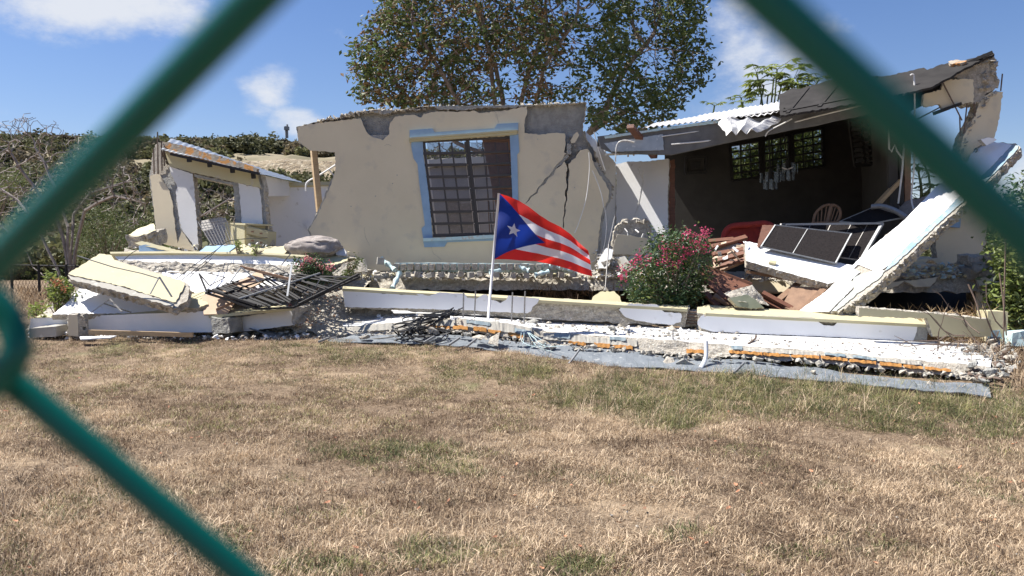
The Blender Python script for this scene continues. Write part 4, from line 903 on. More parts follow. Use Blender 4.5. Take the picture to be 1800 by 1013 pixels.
for x in (745, 790, 820, 1000, 1290, 560): mb.bar(P(x, lerp_tab(x, [(a[0], a[1]) for a in SB_])-1, Yed(x, 0)-.72), P(x+18, lerp_tab(x+18, [(a[0], a[1]) for a in ST])+4, Yed(x, 0)-.35), .02, .03)
mb.build('folded_seam', M_ALU, rs_)

# foreground parapet beams
def beam(label, tl, tr, bl, br, depth, tops, core_kw, group='fallen parapet beams'):
    a, b, c, d = P(*tl), P(*tr), P(*br), P(*bl)
    t = thing('fallen_beam', label, 'concrete beam', (d+c)/2, group)
    D = Vector(depth)
    rough_hex('core', [a, b, c, d, P(*tops[0]), P(*tops[1]), c+D, d+D], [M_CONC], t, seg=.05, amp=.028, sc=9)
    return t
b1 = beam('longest fallen parapet beam behind the flagpole with its plaster broken off in the middle', (602, 509, 13.35), (1211, 544, 12.5), (606, 541, 13.35), (1204, 574, 12.5), (0, .3, 0), [(603, 505, 13.75), (1212, 538, 12.9)], None)
BP = Plane((602, 509, 13.3), (1211, 544, 12.45), (606, 541, 13.3))
plate('plaster', [(603, 509), (666, 513), (672, 517), (690, 515), (705, 519), (735, 517), (755, 520), (772, 514), (816, 517), (822, 524), (838, 525), (849, 518), (855, 518), (862, 527), (872, 529), (880, 533), (890, 527), (893, 520), (948, 525), (944, 534), (936, 540), (934, 547), (927, 551), (880, 549), (810, 545), (700, 542), (606, 540)], BP, .035, [M_WHITE, M_CONC], b1, amp=.6, off=.02, rings=1)
plate('plaster', [(1088, 545), (1095, 538), (1106, 534), (1155, 536), (1162, 543), (1168, 549), (1197, 551), (1199, 557), (1197, 566), (1188, 568), (1184, 571), (1150, 569), (1120, 564), (1100, 558), (1094, 552)], BP, .035, [M_WHITE, M_CONC], b1, amp=.7, off=.02, rings=1)
def topq(name, pts, th, m, parent, seg=.3):
    a, b, c, d = [P(*q) for q in pts]; dn = Vector((0, 0, -th)); up = Vector((0, 0, .012))
    return rough_hex(name, [a+up, b+up, b+dn, a+dn, d+up, c+up, c+dn, d+dn], [m], parent, seg=seg, amp=.004)
topq('coping', [(602, 508.5, 13.27), (900, 526, 12.86), (900, 521.5, 13.2), (603, 504.5, 13.72)], .03, M_CREAM, b1)
topq('coping', [(900, 526, 12.86), (1208, 545, 12.42), (1211, 539, 12.85), (900, 521.5, 13.2)], .03, M_CREAM, b1)
b2 = beam('right hand fallen parapet beam with cream top and a chipped square end', (1228, 552, 12.3), (1630, 573, 11.6), (1232, 582, 12.3), (1627, 600, 11.6), (0, .4, 0), [(1226, 541, 12.75), (1632, 562, 12.1)], None)
BP2 = Plane((1228, 552, 12.25), (1630, 573, 11.55), (1232, 582, 12.25))
plate('plaster', [(1226, 565), (1232, 556), (1245, 551), (1320, 554), (1328, 558), (1340, 555), (1432, 559), (1440, 567), (1448, 572), (1466, 573), (1477, 562), (1612, 570), (1614, 578), (1609, 590), (1605, 600), (1450, 592), (1330, 587), (1252, 583), (1232, 577), (1226, 571)], BP2, .035, [M_WHITE, M_CONC], b2, amp=.5, off=.02, rings=1)
topq('coping', [(1240, 552, 12.2), (1630, 572, 11.5), (1632, 561, 12.05), (1247, 538, 12.8)], .03, M_CREAM, b2); 
plate('coping_end', [(1226, 540), (1247, 536), (1252, 548), (1240, 553), (1226, 550)], tp(540, 12.6, 552, 12.3), .04, [M_CREAM, M_CONC], b2, amp=.5, off=.03)
plate('bare_end', [(1613, 570), (1631, 572), (1630, 600), (1606, 600), (1610, 588)], BP2, .03, [M_CONCD, M_CONC], b2, amp=.6, off=.02)
tag(plate('concrete_stub', [(1200, 543), (1226, 545), (1227, 572), (1203, 574)], tp(545, 12.7, 572, 12.6), .25, [M_CONC, M_CONC], None, amp=1.3, rings=4), 'grey concrete stub with bare bars in the gap between the two parapet beams', 'concrete stub')
mb = MB()
for y in (548, 553, 558, 563, 568): mb.tube([P(1201, y, 12.58), P(1228, y+1, 12.55)], .012, 5)
tag(mb.build('rebar', M_REBAR), 'row of horizontal steel bars in the gap between the parapet beams', 'steel bars')
# upright thin rods on the slab
for x0, y0, x1, y1, Y in [(815, 514, 814, 561, 12.75), (836, 512, 834, 560, 12.7), (901, 514, 899, 569, 12.6), (923, 512, 921, 573, 12.5)]:
    mb = MB(); mb.tube([P(x0, y0, Y), P(x1, y1, Y)], .012, 5); tag(mb.build('steel_rod', M_STEEL), None, 'steel rod', 'thin steel rods standing before the long beam')['label'] = {815: 'leftmost thin steel rod standing before the long beam', 836: 'thin steel rod just left of the flagpole', 901: 'first thin steel rod right of the flagpole', 923: 'rightmost thin steel rod standing before the long beam'}[x0]
mb = MB(); mb.tube(curve([P(1241, 600, 10.8), P(1241, 625, 10.75), P(1238, 636, 10.7), P(1231, 648, 10.6)], 6), .028, 8); tag(mb.build('pvc_pipe', M_PVC), 'white plastic pipe bent at the front edge of the porch slab', 'pipe')
mb = MB(); mb.tube([P(1183, 581, 11.6), P(1183, 600, 11.4)], .012, 5); tag(mb.build('steel_stub', M_STEEL), 'short steel bar upright at the middle of the porch slab', 'steel bar')
mb = MB(); mb.tube(curve([P(1329, 590, 11.6), P(1327, 596, 11.5), P(1315, 605, 11.2)], 4), .015, 5); tag(mb.build('rusty_bar', M_REBAR), 'short curved rusty bar lying on the white porch slab', 'steel bar')
# tangle of black cables
mb = MB()
for k in range(13):
    x0 = rnd.uniform(690, 770); pts = [P(x0, rnd.uniform(590, 600), 12.1)]
    pts.append(P(x0+rnd.uniform(-10, 30), rnd.uniform(575, 598), 12.0)); pts.append(P(735+rnd.uniform(-30, 30), rnd.uniform(560, 580), 12.3)); pts.append(P(760+rnd.uniform(-20, 40), rnd.uniform(548, 566), 12.5)); pts.append(P(rnd.uniform(780, 814), rnd.uniform(540, 556), 12.7))
    mb.tube(curve(pts, 6), .011, 5)
for k in range(5):
    c = P(rnd.uniform(705, 760), rnd.uniform(572, 596), 12.0); r = rnd.uniform(.12, .3)
    mb.tube([c+Vector((math.cos(a/14*6.28)*r, math.sin(a/14*6.28)*r*.5, math.sin(a/14*6.28)*r*.35)) for a in range(15)], .01, 5)
mb.tube(curve([P(640, 597, 12.4), P(700, 590, 12.2), P(760, 566, 12.5), P(814, 541, 12.8)], 6), .011, 5)
tag(mb.build('black_cables', M_CABLE), 'tangle of black cables draped over the edge of the porch slab', 'cables')
mb = MB()
for k in range(6):
    c = P(rnd.uniform(915, 930), 585, 11.9); mb.tube(curve([c, P(rnd.uniform(905, 960), rnd.uniform(595, 610), 11.6), P(rnd.uniform(905, 1010), rnd.uniform(608, 620), 11.3)], 6), .004, 4)
tag(mb.build('thin_wires', M_PBLUE), 'loose thin pale wires hanging from the porch slab', 'wires')
crumbs('end_rubble', [(1690, 612), (1775, 598), (1790, 640), (1765, 668), (1725, 672), (1700, 655)], lambda x, y: 11.4-(y-600)*.027, 420, .01, .08, [M_CONC, M_CONCD, M_CONC, M_REBAR], 'heaped rubble at the broken right end of the porch slab', cat='rubble')
# individual chunks of concrete
CH = [(642, 590, .12, 12.2, 'rounded concrete lump under the black cables'), (760, 583, .13, 12.05, 'grey concrete lump right of the black cables'), (822, 585, .10, 12.0, 'dark stone below the foam strip near the flagpole'), (843, 594, .14, 11.8, 'angular concrete chunk lying on the grey sheet'), (873, 596, .17, 11.75, 'long pale concrete chunk lying on the grey sheet'), (937, 566, .13, 12.2, 'dark chunk standing on the slab right of the rods'), (1175, 637, .13, 10.9, 'pale stone at the lawn edge left of the white pipe'), (1205, 640, .15, 10.8, 'dark stone beside the white plastic pipe'), (1225, 628, .14, 11.0, 'broad chunk just left of the white plastic pipe'), (1258, 632, .10, 11.0, 'small chunk just right of the white plastic pipe'), (1078, 578, .1, 12.2, 'dark chunk on the slab under the left rounded plaster patch'), (1185, 578, .12, 12.0, 'concrete lump on the slab below the beam gap'), (990, 628, .05, 11.2, 'tiny pale lump on the grey sheet'), (1432, 655, .08, 10.0, 'pale lump on the grey sheet right of the pipe'), (1635, 674, .06, 9.5, 'pale lump on the right part of the grey sheet'), (365, 593, .09, 12.8, 'small lump at the foot of the left stub'), (400, 594, .14, 12.7, 'pale blue grey rock under the left stub'), (430, 592, .16, 12.8, 'flat rock on the grass below the second left beam'), (452, 586, .08, 13.0, 'small rock by the curled end of the grey sheet'), (1095, 568, .1, 12.3, 'lump against the foot of the rounded plaster patch'), (1520, 616, .05, 11.0, 'small chip in the middle of the white slab'), (620, 470, .12, 14.6, None), (650, 478, .10, 14.5, None), (535, 590, .1, 12.6, None), (560, 594, .08, 12.5, None), (1710, 640, .11, 9.95, 'dark lump at the right end of the porch slab'), (1738, 655, .12, 9.6, 'large dark lump at the outer corner of the porch slab'), (1690, 655, .09, 9.7, None), (1722, 612, .15, 11.2, None), (1745, 600, .14, 11.3, None)]
for x, y, s, Y, lab in CH:
    grp = 'broken concrete chunks around the slab'
    if lab is None: lab = {620: 'grey lump at the left end of the fallen balusters', 650: 'lump beside the fallen balusters', 535: 'lump on the curled grey sheet', 560: 'small lump near the left end of the porch slab', 1690: 'lump under the right end of the porch slab', 1722: 'rock behind the right end of the porch slab', 1745: 'rock at the foot of the cream post'}[x]
    chunk(P(x, y, Y), s, lab, grp, M_CONCD if 'dark' in lab else M_CONC)

# ---------------- left foreground pile
cb = thing('fallen_beam', 'thick cream painted beam lying slanted on top of the left pile', 'concrete beam', P(220, 520, 12.8), 'fallen parapet beams')
KP = Plane((125, 484, 12.95), (303, 540, 12.35), (320, 500, 12.9))
plate('core', [(119, 484), (174, 449), (198, 455), (326, 496), (334, 507), (328, 530), (305, 543), (296, 538), (128, 492)], KP, .13, [M_CONC, M_CONC], cb, amp=1.5, step=4, rings=4, rough=.6)
plate('cream_face', [(120, 481), (175, 446), (196, 449), (201, 457), (250, 473), (322, 495), (325, 500), (309, 531), (300, 530), (215, 503), (128, 484)], KP, .03, [M_CREAM, M_CONC], cb, amp=.9, off=.025, rings=1)
plate('bare_band', [(122, 485), (215, 505), (300, 532), (306, 534), (303, 540), (295, 537), (210, 513), (126, 492)], KP, .05, [M_GREYT, M_CONC], cb, amp=1.2, off=.03, rings=2)
tag(plate('fallen_wall_panel', [(146, 500), (190, 505), (300, 540), (340, 545), (355, 548), (92, 553), (118, 532)], Plane((146, 498, 13.5), (300, 535, 13.3), (100, 556, 12.5)), .1, [M_WHITE, M_CONC], None, amp=.6, flags=None), 'white wall panel lying flat under the cream beam', 'wall panel')
u1 = thing('overturned_slab', 'overturned white slab with a rough grey band lying behind the cream beam', 'concrete slab', P(370, 500, 13.8))
plate('white_edge', [(194, 445), (300, 444), (450, 446), (542, 451), (541, 470), (430, 466), (214, 462)], tp(445, 14.2, 470, 14.0), .2, [M_WHITE, M_CONC], u1, amp=.4, step=12)
plate('cream_cap', [(193, 443), (300, 441.5), (450, 443.5), (542, 449), (542, 452), (450, 447), (300, 445), (194, 446)], tp(445, 14.15, 470, 13.95), .25, [M_CREAM, M_CREAM], u1, amp=.2, step=20, off=.02)
a, b, c, d = P(203, 459, 13.9), P(541, 468, 13.9), P(541, 484, 13.6), P(265, 481, 13.6)
rough_hex('rough_band', [a, b, c, d]+[q+Vector((0, .3, -.05)) for q in (a, b, c, d)], [M_CONC], u1, seg=.05, amp=.05, sc=9)
plate('white_face', [(262, 476), (400, 479), (520, 482), (510, 500), (470, 512), (355, 520), (336, 512), (330, 500)], tp(478, 13.65, 520, 13.1), .12, [M_WHITE, M_CONC], u1, amp=.6)
tag(plate('cream_fragment', [(330, 520), (345, 514), (360, 512), (366, 535), (350, 541), (327, 543)], tp(512, 13.2, 543, 12.7), .08, [M_CREAM, M_CONC], amp=1), 'cream wall fragment between the cream beam and the plywood', 'wall fragment')
tag(plate('plywood_sheet', [(355, 520), (380, 513), (458, 475), (466, 492), (420, 520), (400, 552), (358, 553)], Plane((356, 520, 13.0), (460, 480, 13.3), (358, 553, 12.7)), .02, [M_PLY, M_WOODM], amp=.5, step=20), 'tan plywood sheet under the black grille', 'plywood')
mb = MB()
for a_, b_ in [((375, 515, 12.9), (450, 488, 13.1)), ((380, 545, 12.6), (415, 530, 12.7)), ((423, 469, 13.3), (512, 492, 13.0))]: mb.bar(P(*a_), P(*b_), .05, .04); 
tag(mb.build('brown_battens', M_WOODM), 'brown wooden battens lying between plywood and black grille', 'battens')
# long low white beams at the lawn edge
lb = thing('fallen_beam', 'long low white beam with cream top at the lawn edge on the left', 'concrete beam', P(210, 585, 12.7), 'fallen parapet beams')
a, b, c, d = P(54, 560, 12.75), P(362, 547, 12.75), P(405, 584, 12.75), P(50, 587, 12.75)
rough_hex('body', [a, b, c, d, P(72, 554, 13.1), P(362, 541, 13.15), c+Vector((0, .3, 0)), d+Vector((0, .3, 0))], [M_WHITE, M_CREAM], lb, seg=.12, amp=.006, fm=[0, 0, 1, 0, 0, 0])
lb2 = thing('fallen_beam', 'short white beam with broken end under the black grille', 'concrete beam', P(450, 582, 12.6), 'fallen parapet beams')
plate('front_face', [(402, 561), (460, 552), (512, 544), (519, 556), (518, 572), (402, 586)], tp(550, 12.65, 580, 12.6, .6), .3, [M_WHITE, M_CONC], lb2, amp=.8, rings=3)
rough_hex('broken_end', hexpx([(512, 541, 12.6), (540, 538, 12.9), (537, 568, 12.9), (516, 572, 12.6)], (0.05, .3, 0)), [M_CONC], lb2, seg=.04, amp=.03, sc=9)
rough_hex('left_stub', hexpx([(371, 558, 12.65), (400, 560, 12.45), (404, 586, 12.45), (373, 586, 12.65)], (0.1, .35, 0)), [M_CONCD], lb2, seg=.05, amp=.02)
topq('cream_top', [(367, 556, 12.7), (514, 543, 12.55), (500, 538, 13.0), (375, 547, 13.1)], .03, M_CREAM, lb2)
cbk = thing('concrete_block', 'beige hollow block standing on end before the long low beam', 'concrete block', P(138, 592, 12.3))
plate('beige_side', [(120, 554), (136, 553), (138, 592), (120, 590)], tp(554, 12.3, 592, 12.3), .3, [M_BEIGE, M_CONC], cbk, amp=.5)
plate('hollow_face', [(137, 554), (148, 558), (156, 576), (158, 591), (138, 592)], Plane((137, 554, 12.31), (156, 576, 12.45), (138, 592, 12.31)), .3, [M_CONC, M_CONC], cbk, amp=1, holes=[[(145, 574), (151, 575), (151, 580), (145, 580)]])
tag(tiltbox('low_block', [(51, 578, 12.4), (98, 574, 12.3), (99, 592, 12.3), (52, 594, 12.4)], (.05, .35, .02), [M_GREYT]), 'low beige block lying at the left end of the long beam', 'concrete block')
mb = MB(); mb.bar(P(157, 584, 12.35), P(339, 589, 12.3), .05, .07); tag(mb.build('timber_batten', M_WOODL), 'thin tan timber batten lying on the lawn before the long low beam', 'timber')
tag(plate('white_board', [(140, 592), (205, 590), (195, 593), (142, 596)], tp(590, 12.2, 596, 12.0), .02, [M_WHITE, M_WHITE], amp=.3), 'thin white board lying at the foot of the hollow block', 'board')
# chunk and blue trims behind
ck = thing('wall_chunk', 'cream wall chunk leaning on the left side of the cracked pillar', 'concrete chunk', P(250, 438, 15.2))
plate('cream_top', [(226, 413), (245, 401), (270, 393), (274, 405), (262, 410), (240, 416)], Plane((226, 413, 14.8), (273, 405, 14.7), (268, 394, 15.2)), .1, [M_CREAM, M_CONC], ck, amp=1)
rough_hex('broken_side', hexpx([(222, 415, 14.8), (275, 406, 14.7), (280, 430, 14.7), (224, 438, 14.8)], (0, .4, .05)), [M_CONC], ck, seg=.05, amp=.05)
bt = thing('blue_lintel', 'blue and cream window lintel fallen below the cracked pillar', 'lintel', P(280, 442, 14.4))
plate('blue_face', [(244, 432), (256, 430), (316, 444), (300, 446), (244, 444)], tp(430, 14.35, 446, 14.3), .1, [M_BLUE, M_CREAM], bt, amp=.4)
plate('cream_edge', [(236, 427), (250, 424), (322, 442), (330, 446), (316, 445), (245, 431)], tp(424, 14.4, 446, 14.25), .1, [M_CREAM, M_CONC], bt, amp=.5)
bt = tag(plate('blue_panel', [(350, 442), (362, 433), (400, 431), (418, 431), (400, 445), (352, 445)], tp(431, 14.6, 445, 14.3), .1, [M_BLUE, M_BLUE], amp=.5), 'blue painted panel lying below the dresser', 'panel')
tag(plate('cream_slab_piece', [(398, 446), (415, 434), (426, 430), (448, 430), (455, 434), (505, 433), (508, 437), (498, 448)], tp(430, 14.7, 448, 14.25), .12, [M_CREAM, M_CONC], amp=.8), 'pale cream slab piece lying in front of the dresser', 'slab piece')
tag(plate('cream_slab_piece', [(546, 454), (570, 448), (590, 446), (609, 450), (611, 458), (588, 466), (560, 466)], tp(446, 14.5, 466, 14.1), .14, [M_CREAM, M_CONC], amp=.6), 'small cream slab piece under the bundled grey bedding', 'slab piece')
tag(rough_hex('concrete_block', hexpx([(584, 478, 14.0), (604, 466, 14.1), (610, 487, 14.0), (588, 490, 13.9)], (.35, .1, .1)), [M_CONC], seg=.05, amp=.03), 'square broken block right of the pink flowers', 'concrete block')
tag(plate('beige_wall_piece', [(604, 466), (628, 456), (635, 474), (634, 486), (612, 487)], tp(456, 14.2, 487, 14.0), .12, [M_BEIGE, M_CONC], amp=.6), 'beige wall piece leaning beside the square broken block', 'wall fragment')
# bundled bedding: a soft lump
bm = bmesh.new(); bmesh.ops.create_icosphere(bm, subdivisions=5, radius=1)
for x in bm.verts:
    p = x.co.copy(); q = Vector((math.copysign(abs(p.x)**.8, p.x)*.50, p.y*.32, math.copysign(abs(p.z)**.8, p.z)*.185)); q += noise.noise_vector(p*1.7)*.06+noise.noise_vector(p*5)*.018; q.z += .05*p.x*.3; x.co = q
me = bpy.data.meshes.new('bundled_bedding'); bm.to_mesh(me); bm.free(); me.materials.append(M_GREYM); me.polygons.foreach_set('use_smooth', [True]*len(me.polygons))
o = bpy.data.objects.new('bundled_bedding', me); COL.objects.link(o); o.location = P(552, 436, 14.5); tag(o, 'grey brown rolled bedding lying against the foot of the beige wall', 'bedding')
tag(plate('white_rag', [(506, 436), (512, 425), (521, 424), (523, 431), (512, 440)], tp(424, 14.5, 440, 14.3), .05, [M_WHITE, M_WHITE], amp=1, step=4), 'white rag at the left end of the grey bedding', 'rag')
tag(plate('striped_pillow', [(592, 436), (600, 432), (609, 443), (608, 450), (590, 447)], tp(432, 14.5, 450, 14.35), .12, [M_MATT, M_MATT], amp=.6, step=5), 'pale pillow at the right end of the grey bedding', 'pillow')
# black window grille
gr = thing('black_grille', 'black metal louvre grille lying collapsed on the left pile', 'window grille', P(480, 530, 12.7))
G = {'a': (362, 515, 12.75), 'b': (452, 483, 13.5), 'c': (600, 470, 13.6), 'd': (632, 487, 13.2), 'e': (515, 541, 12.5), 'f': (450, 543, 12.4)}
def gp(k, t=0, k2=None):
    a = P(*G[k]); return a if k2 is None else a.lerp(P(*G[k2]), t)
mb = MB()
for a_, b_ in ['af', 'ab', 'bd', 'de', 'ef']: mb.bar(gp(a_), gp(b_), .045, .03)
mb.bar(gp('a', .05, 'f')+Vector((0, 0, .06)), gp('f')+Vector((0, 0, .06)), .04, .03); mb.bar(gp('d')+Vector((0, -.05, .05)), gp('e')+Vector((.1, -.03, .06)), .05, .03)
mb.build('frame', M_BLACK, gr)
for i in range(1, 25):
    t = i/25; s_ = gp('a', t, 'b') if t < .5 else gp('a', t, 'b').lerp(gp('b', (t-.5)*1.7, 'd'), .55)
    e_ = gp('f', t*.9, 'e').lerp(gp('e', t, 'd'), t*t)
    mb = MB(); s_ = s_+Vector((0, 0, .02)); mb.bar(s_+Vector((rnd.uniform(-.03, .03), 0, rnd.uniform(-.02, .03))), e_+Vector((rnd.uniform(-.03, .03), 0, .03+rnd.uniform(-.03, .03))), .032, .010, up=(0, -.5, 1)); mb.build('slat', M_BLACK, gr)
for k, t in enumerate((.3, .62)):
    mb = MB(); mb.bar(gp('a', t, 'f')+Vector((0, 0, .05)), gp('b', t, 'd')+Vector((0, 0, .05)), .035, .02); mb.build('cross_bar', M_ALU if k else M_BLACK, gr)
for l, m, lab in [([(505, 521, 12.5), (513, 464, 12.9)], M_ALU, 'bright flat metal strip standing up from the black grille'), ([(350, 481, 12.9), (363, 512, 12.6)], M_BLACK, 'dark bent strip left of the plywood'), ([(350, 481, 12.9), (368, 502, 12.9), (396, 488, 13.1), (364, 480, 13.1)], M_STEEL, 'bent thin grey strip lying on the white slab face'), ([(404, 497, 12.9), (424, 470, 13.0), (455, 496, 12.9)], M_ALU, 'thin strips folded to a peak above the plywood'), ([(350, 477, 13.2), (405, 463, 13.2), (480, 467, 13.2), (520, 489, 13.1)], M_STEEL, 'long thin dark rod across the rough grey band'), ([(556, 503, 12.8), (563, 490, 12.8), (577, 494, 12.7)], M_ALU, 'small bent strip at the right of the black grille'), ([(495, 466, 13.5), (512, 445, 13.5)], M_STEEL, 'thin grey rod rising before the white slab edge'), ([(136, 450, 12.6), (200, 470, 12.5), (250, 481, 12.5), (280, 490, 12.4)], M_STEEL, 'bent dark rod lying across the cream beam'), ([(264, 517, 12.3), (280, 487, 12.4), (302, 522, 12.3)], M_ALU, 'thin metal strip bent to a peak on the cream beam'), ([(184, 534, 12.5), (230, 549, 12.3)], M_CABLE, 'short black rod on the white wall panel'), ([(160, 550, 12.5), (193, 526, 12.6), (214, 548, 12.3)], M_STEEL, 'thin grey wire triangle on the white wall panel')]:
    mb = MB(); pts = [P(*q) for q in l]
    for a_, b_ in zip(pts, pts[1:]): mb.bar(a_, b_, .028, .012)
    tag(mb.build('metal_strip', m), lab, 'metal strip', 'loose metal strips on the left pile')
mb = MB()
for l in [[(310, 490, 13), (350, 460, 13.4), (380, 440, 13.9), (400, 425, 14.3), (430, 420, 14.5)], [(320, 492, 13), (362, 458, 13.4), (392, 430, 14.1), (412, 422, 14.3), (470, 418, 14.6)], [(330, 490, 13), (372, 455, 13.5)], [(205, 470, 13.4), (228, 448, 13.8), (240, 440, 14)]]: mb.tube(curve([P(*q) for q in l], 5), .007, 4)
tag(mb.build('loose_cables', M_CABLE), 'thin dark cables trailing over the overturned white slab', 'cables')
crumbs('left_rubble', [(50, 585), (350, 592), (545, 588), (545, 600), (360, 598), (50, 597)], lambda x, y: 12.45, 240, .012, .055, [M_CONC, M_WHITE], 'small rubble along the foot of the left beams', cat='rubble')
crumbs('pile_rubble', [(535, 500), (598, 500), (602, 548), (590, 572), (525, 575)], lambda x, y: 13.6-.014*(y-500)*1.0, 750, .006, .04, [M_CONC, M_GREYT, M_CONC, M_WOODM], 'heaped grey rubble and splinters between grille and long beam', cat='rubble')
# mound under the rubble piles
def mound(name, pts, label, m=M_CONCD, amp=.06):
    v = [P(*q) for r in pts for q in r]; nr = len(pts[0]); mb = MB(); k = 8; R = []
    for j in range(len(pts)-1):
        for jj in range(k):
            R.append([v[j*nr+i].lerp(v[(j+1)*nr+i], jj/k) for i in range(nr)])
    R.append(v[-nr:]); G_ = []
    for r in R:
        row = []
        for i in range(nr-1):
            for ii in range(k): row.append(r[i].lerp(r[i+1], ii/k))
        row.append(r[-1]); G_.append(row)
    vv = []; f = []
    for row in G_:
        for p in row: vv.append(p+noise.noise_vector(p*5)*amp+noise.noise_vector(p*14)*amp*.6)
    w_ = len(G_[0])
    for j in range(len(G_)-1):
        for i in range(w_-1): f.append((j*w_+i, j*w_+i+1, (j+1)*w_+i+1, (j+1)*w_+i))
    return tag(mk(name, vv, f, m), label, 'rubble', kind='stuff')
mound('rubble_mound', [[(515, 585, 12.9), (600, 588, 12.8), (700, 585, 12.7)], [(500, 552, 13.4), (590, 548, 13.6), (700, 556, 13.4)], [(520, 505, 14.2), (600, 500, 14.2), (640, 505, 14.2)], [(520, 482, 15), (600, 480, 15), (660, 484, 15)]], 'grey rubble mound between the grille and the long beam', M_CONC)
mound('rubble_mound', [[(40, 580, 12.9), (220, 575, 13), (500, 570, 13.1)], [(80, 545, 13.6), (300, 520, 13.8), (520, 500, 13.9)], [(190, 462, 14.4), (350, 455, 14.5), (600, 460, 14.6)], [(220, 440, 15.5), (400, 436, 15.5), (640, 450, 15.6)]], 'earth and rubble filling the left pile under the slabs', M_CONC)
crumbs('upper_rubble', [(300, 432), (560, 428), (620, 445), (630, 480), (560, 470), (540, 452), (300, 446)], lambda x, y: 14.6, 160, .02, .07, [M_CONC, M_WHITE, M_CREAM], 'small rubble strewn behind the overturned slab', cat='rubble')

# ---------------- fallen balustrade on the floor slab edge
ba = thing('fallen_balustrade', 'pale blue concrete balustrade fallen over along the floor slab edge', 'balustrade', P(820, 490, 14.8))
def cube8(c, sx, sy, sz, rz=0, rx=0):
    R = Matrix.Rotation(rz, 3, 'Z') @ Matrix.Rotation(rx, 3, 'Y')
    return [Vector(c)+R @ Vector((x*sx/2, y*sy/2, z*sz/2)) for x, y, z in [(-1, -1, 1), (1, -1, 1), (1, -1, -1), (-1, -1, -1), (-1, 1, 1), (1, 1, 1), (1, 1, -1), (-1, 1, -1)]]
a, b = P(695, 462, 14.85), P(1012, 464, 14.55)
rough_hex('top_rail', [a, b, b-Vector((0, 0, .17)), a-Vector((0, 0, .17))]+[q+Vector((0, .14, 0)) for q in (a, b, b-Vector((0, 0, .17)), a-Vector((0, 0, .17)))], [M_PBLUE], ba, seg=.1, amp=.008)
for i in range(25):
    x = 697+i*12.5; Y = 14.8-.3*i/25
    rough_hex('baluster_end', cube8(P(x, 469.5+rnd.uniform(-.6, .6), Y-.03), .095, .16, .11, rnd.uniform(-.1, .1), rnd.uniform(-.06, .06)), [M_CONC if i % 3 else M_GREYT], ba, seg=.03, amp=.006)
for i, x in enumerate([642, 665, 680, 702, 716, 735, 757, 775, 792, 810, 826, 842, 875, 900, 927, 950, 966, 984, 1010]):
    rough_hex('baluster_base', cube8(P(x+rnd.uniform(-2, 2), 484+rnd.uniform(-3, 2)-(8 if x < 660 else 0), 14.65-.0006*(x-642)), .10, .12, .10, rnd.uniform(-.7, .7), rnd.uniform(-.3, .3)), [M_CONC if i % 2 else M_GREYT], ba, seg=.03, amp=.008)
def turned(pts, parent):
    mb = MB(); a, b = P(*pts[0]), P(*pts[1]); n = 9; prof = [.055, .05, .03, .045, .06, .045, .03, .045, .055]
    mb.tube([a.lerp(b, i/(n-1)) for i in range(n)], [r*.95 for r in prof], 10); return mb.build('baluster', M_PBLUE, parent, smooth=True)
for q in [[(703, 480, 14.4), (690, 507, 14.1)], [(694, 475, 14.5), (670, 455, 14.7)], [(860, 478, 14.5), (895, 474, 14.6)], [(930, 476, 14.45), (912, 470, 14.5)], [(990, 472, 14.4), (1015, 478, 14.4)], [(955, 468, 14.5), (985, 470, 14.45)], [(940, 484, 14.35), (965, 478, 14.4)]]: turned(q, ba)
rough_hex('corner_block', cube8(P(669, 459, 14.5), .13, .13, .13, .3, .1), [M_GREYT], ba, seg=.04, amp=.01)
tp_ = Plane((650, 492, 14.95), (1100, 492, 14.6), (800, 478, 15.4))
crumbs('slab_rubble', [(600, 478), (700, 478), (1010, 480), (1075, 470), (1095, 478), (1100, 490), (640, 494), (590, 488)], lambda x, y: 14.9-(y-470)*.012, 900, .015, .065, [M_CONC, M_WHITE, M_CREAM, M_GREYT], 'crushed concrete and plaster lying along the floor slab edge', cat='rubble')
crumbs('room_rubble', [(1040, 440), (1080, 445), (1100, 470), (1250, 470), (1250, 488), (1050, 488)], lambda x, y: 15.0-(y-450)*.014, 300, .02, .08, [M_CONC, M_WHITE, M_GREYT], 'rubble lying around the concrete block at the return wall', cat='rubble')
for x, y, s, lab in [(1065, 463, .14, 'pale chunk below the return wall'), (665, 487, .1, 'square lump by the pale blue baluster'), (1720, 470, .2, 'dark chunk on the right end of the floor slab'), (1740, 455, .22, 'rough chunk atop the right rubble stack'), (1640, 460, .12, 'pale chunk behind the diagonal beam'), (1030, 482, .1, 'lump under the tip of the flag')]:
    chunk(P(x, y, 14.4 if x < 1500 else 13.6), s, lab, 'broken concrete chunks on the floor slab', M_CONCD if 'dark' in lab else M_CONC)
# concrete block with beige face and the white block beside it
cbb = thing('broken_pier', 'broken pier with beige face and rough top before the partition wall', 'concrete pier', P(1110, 455, 14.9))
plate('core', [(1082, 400), (1090, 394), (1100, 386), (1138, 386), (1144, 392), (1144, 440), (1130, 450), (1076, 448), (1076, 425)], flat(14.9), .3, [M_CONC, M_CONC], cbb, amp=1.5, rings=4, rough=.5)
plate('beige_face', [(1085, 412), (1110, 414), (1141, 420), (1141, 440), (1128, 449), (1079, 447), (1078, 436)], flat(14.86), .05, [M_BEIGE, M_CONC], cbb, amp=.8)
rub_strip('rough_top', [(1086, 405), (1095, 392), (1140, 390), (1142, 412)], 14.87, .06, cbb)
mb = MB()
for l in [[(1098, 402, 14.8), (1103, 408, 14.75), (1104, 414, 14.75)], [(1117, 404, 14.8), (1123, 409, 14.7)], [(1128, 418, 14.8), (1131, 411, 14.8)]]: mb.tube([P(*q) for q in l], .013, 5)
mb.build('bent_rebar', M_WIREW, cbb)
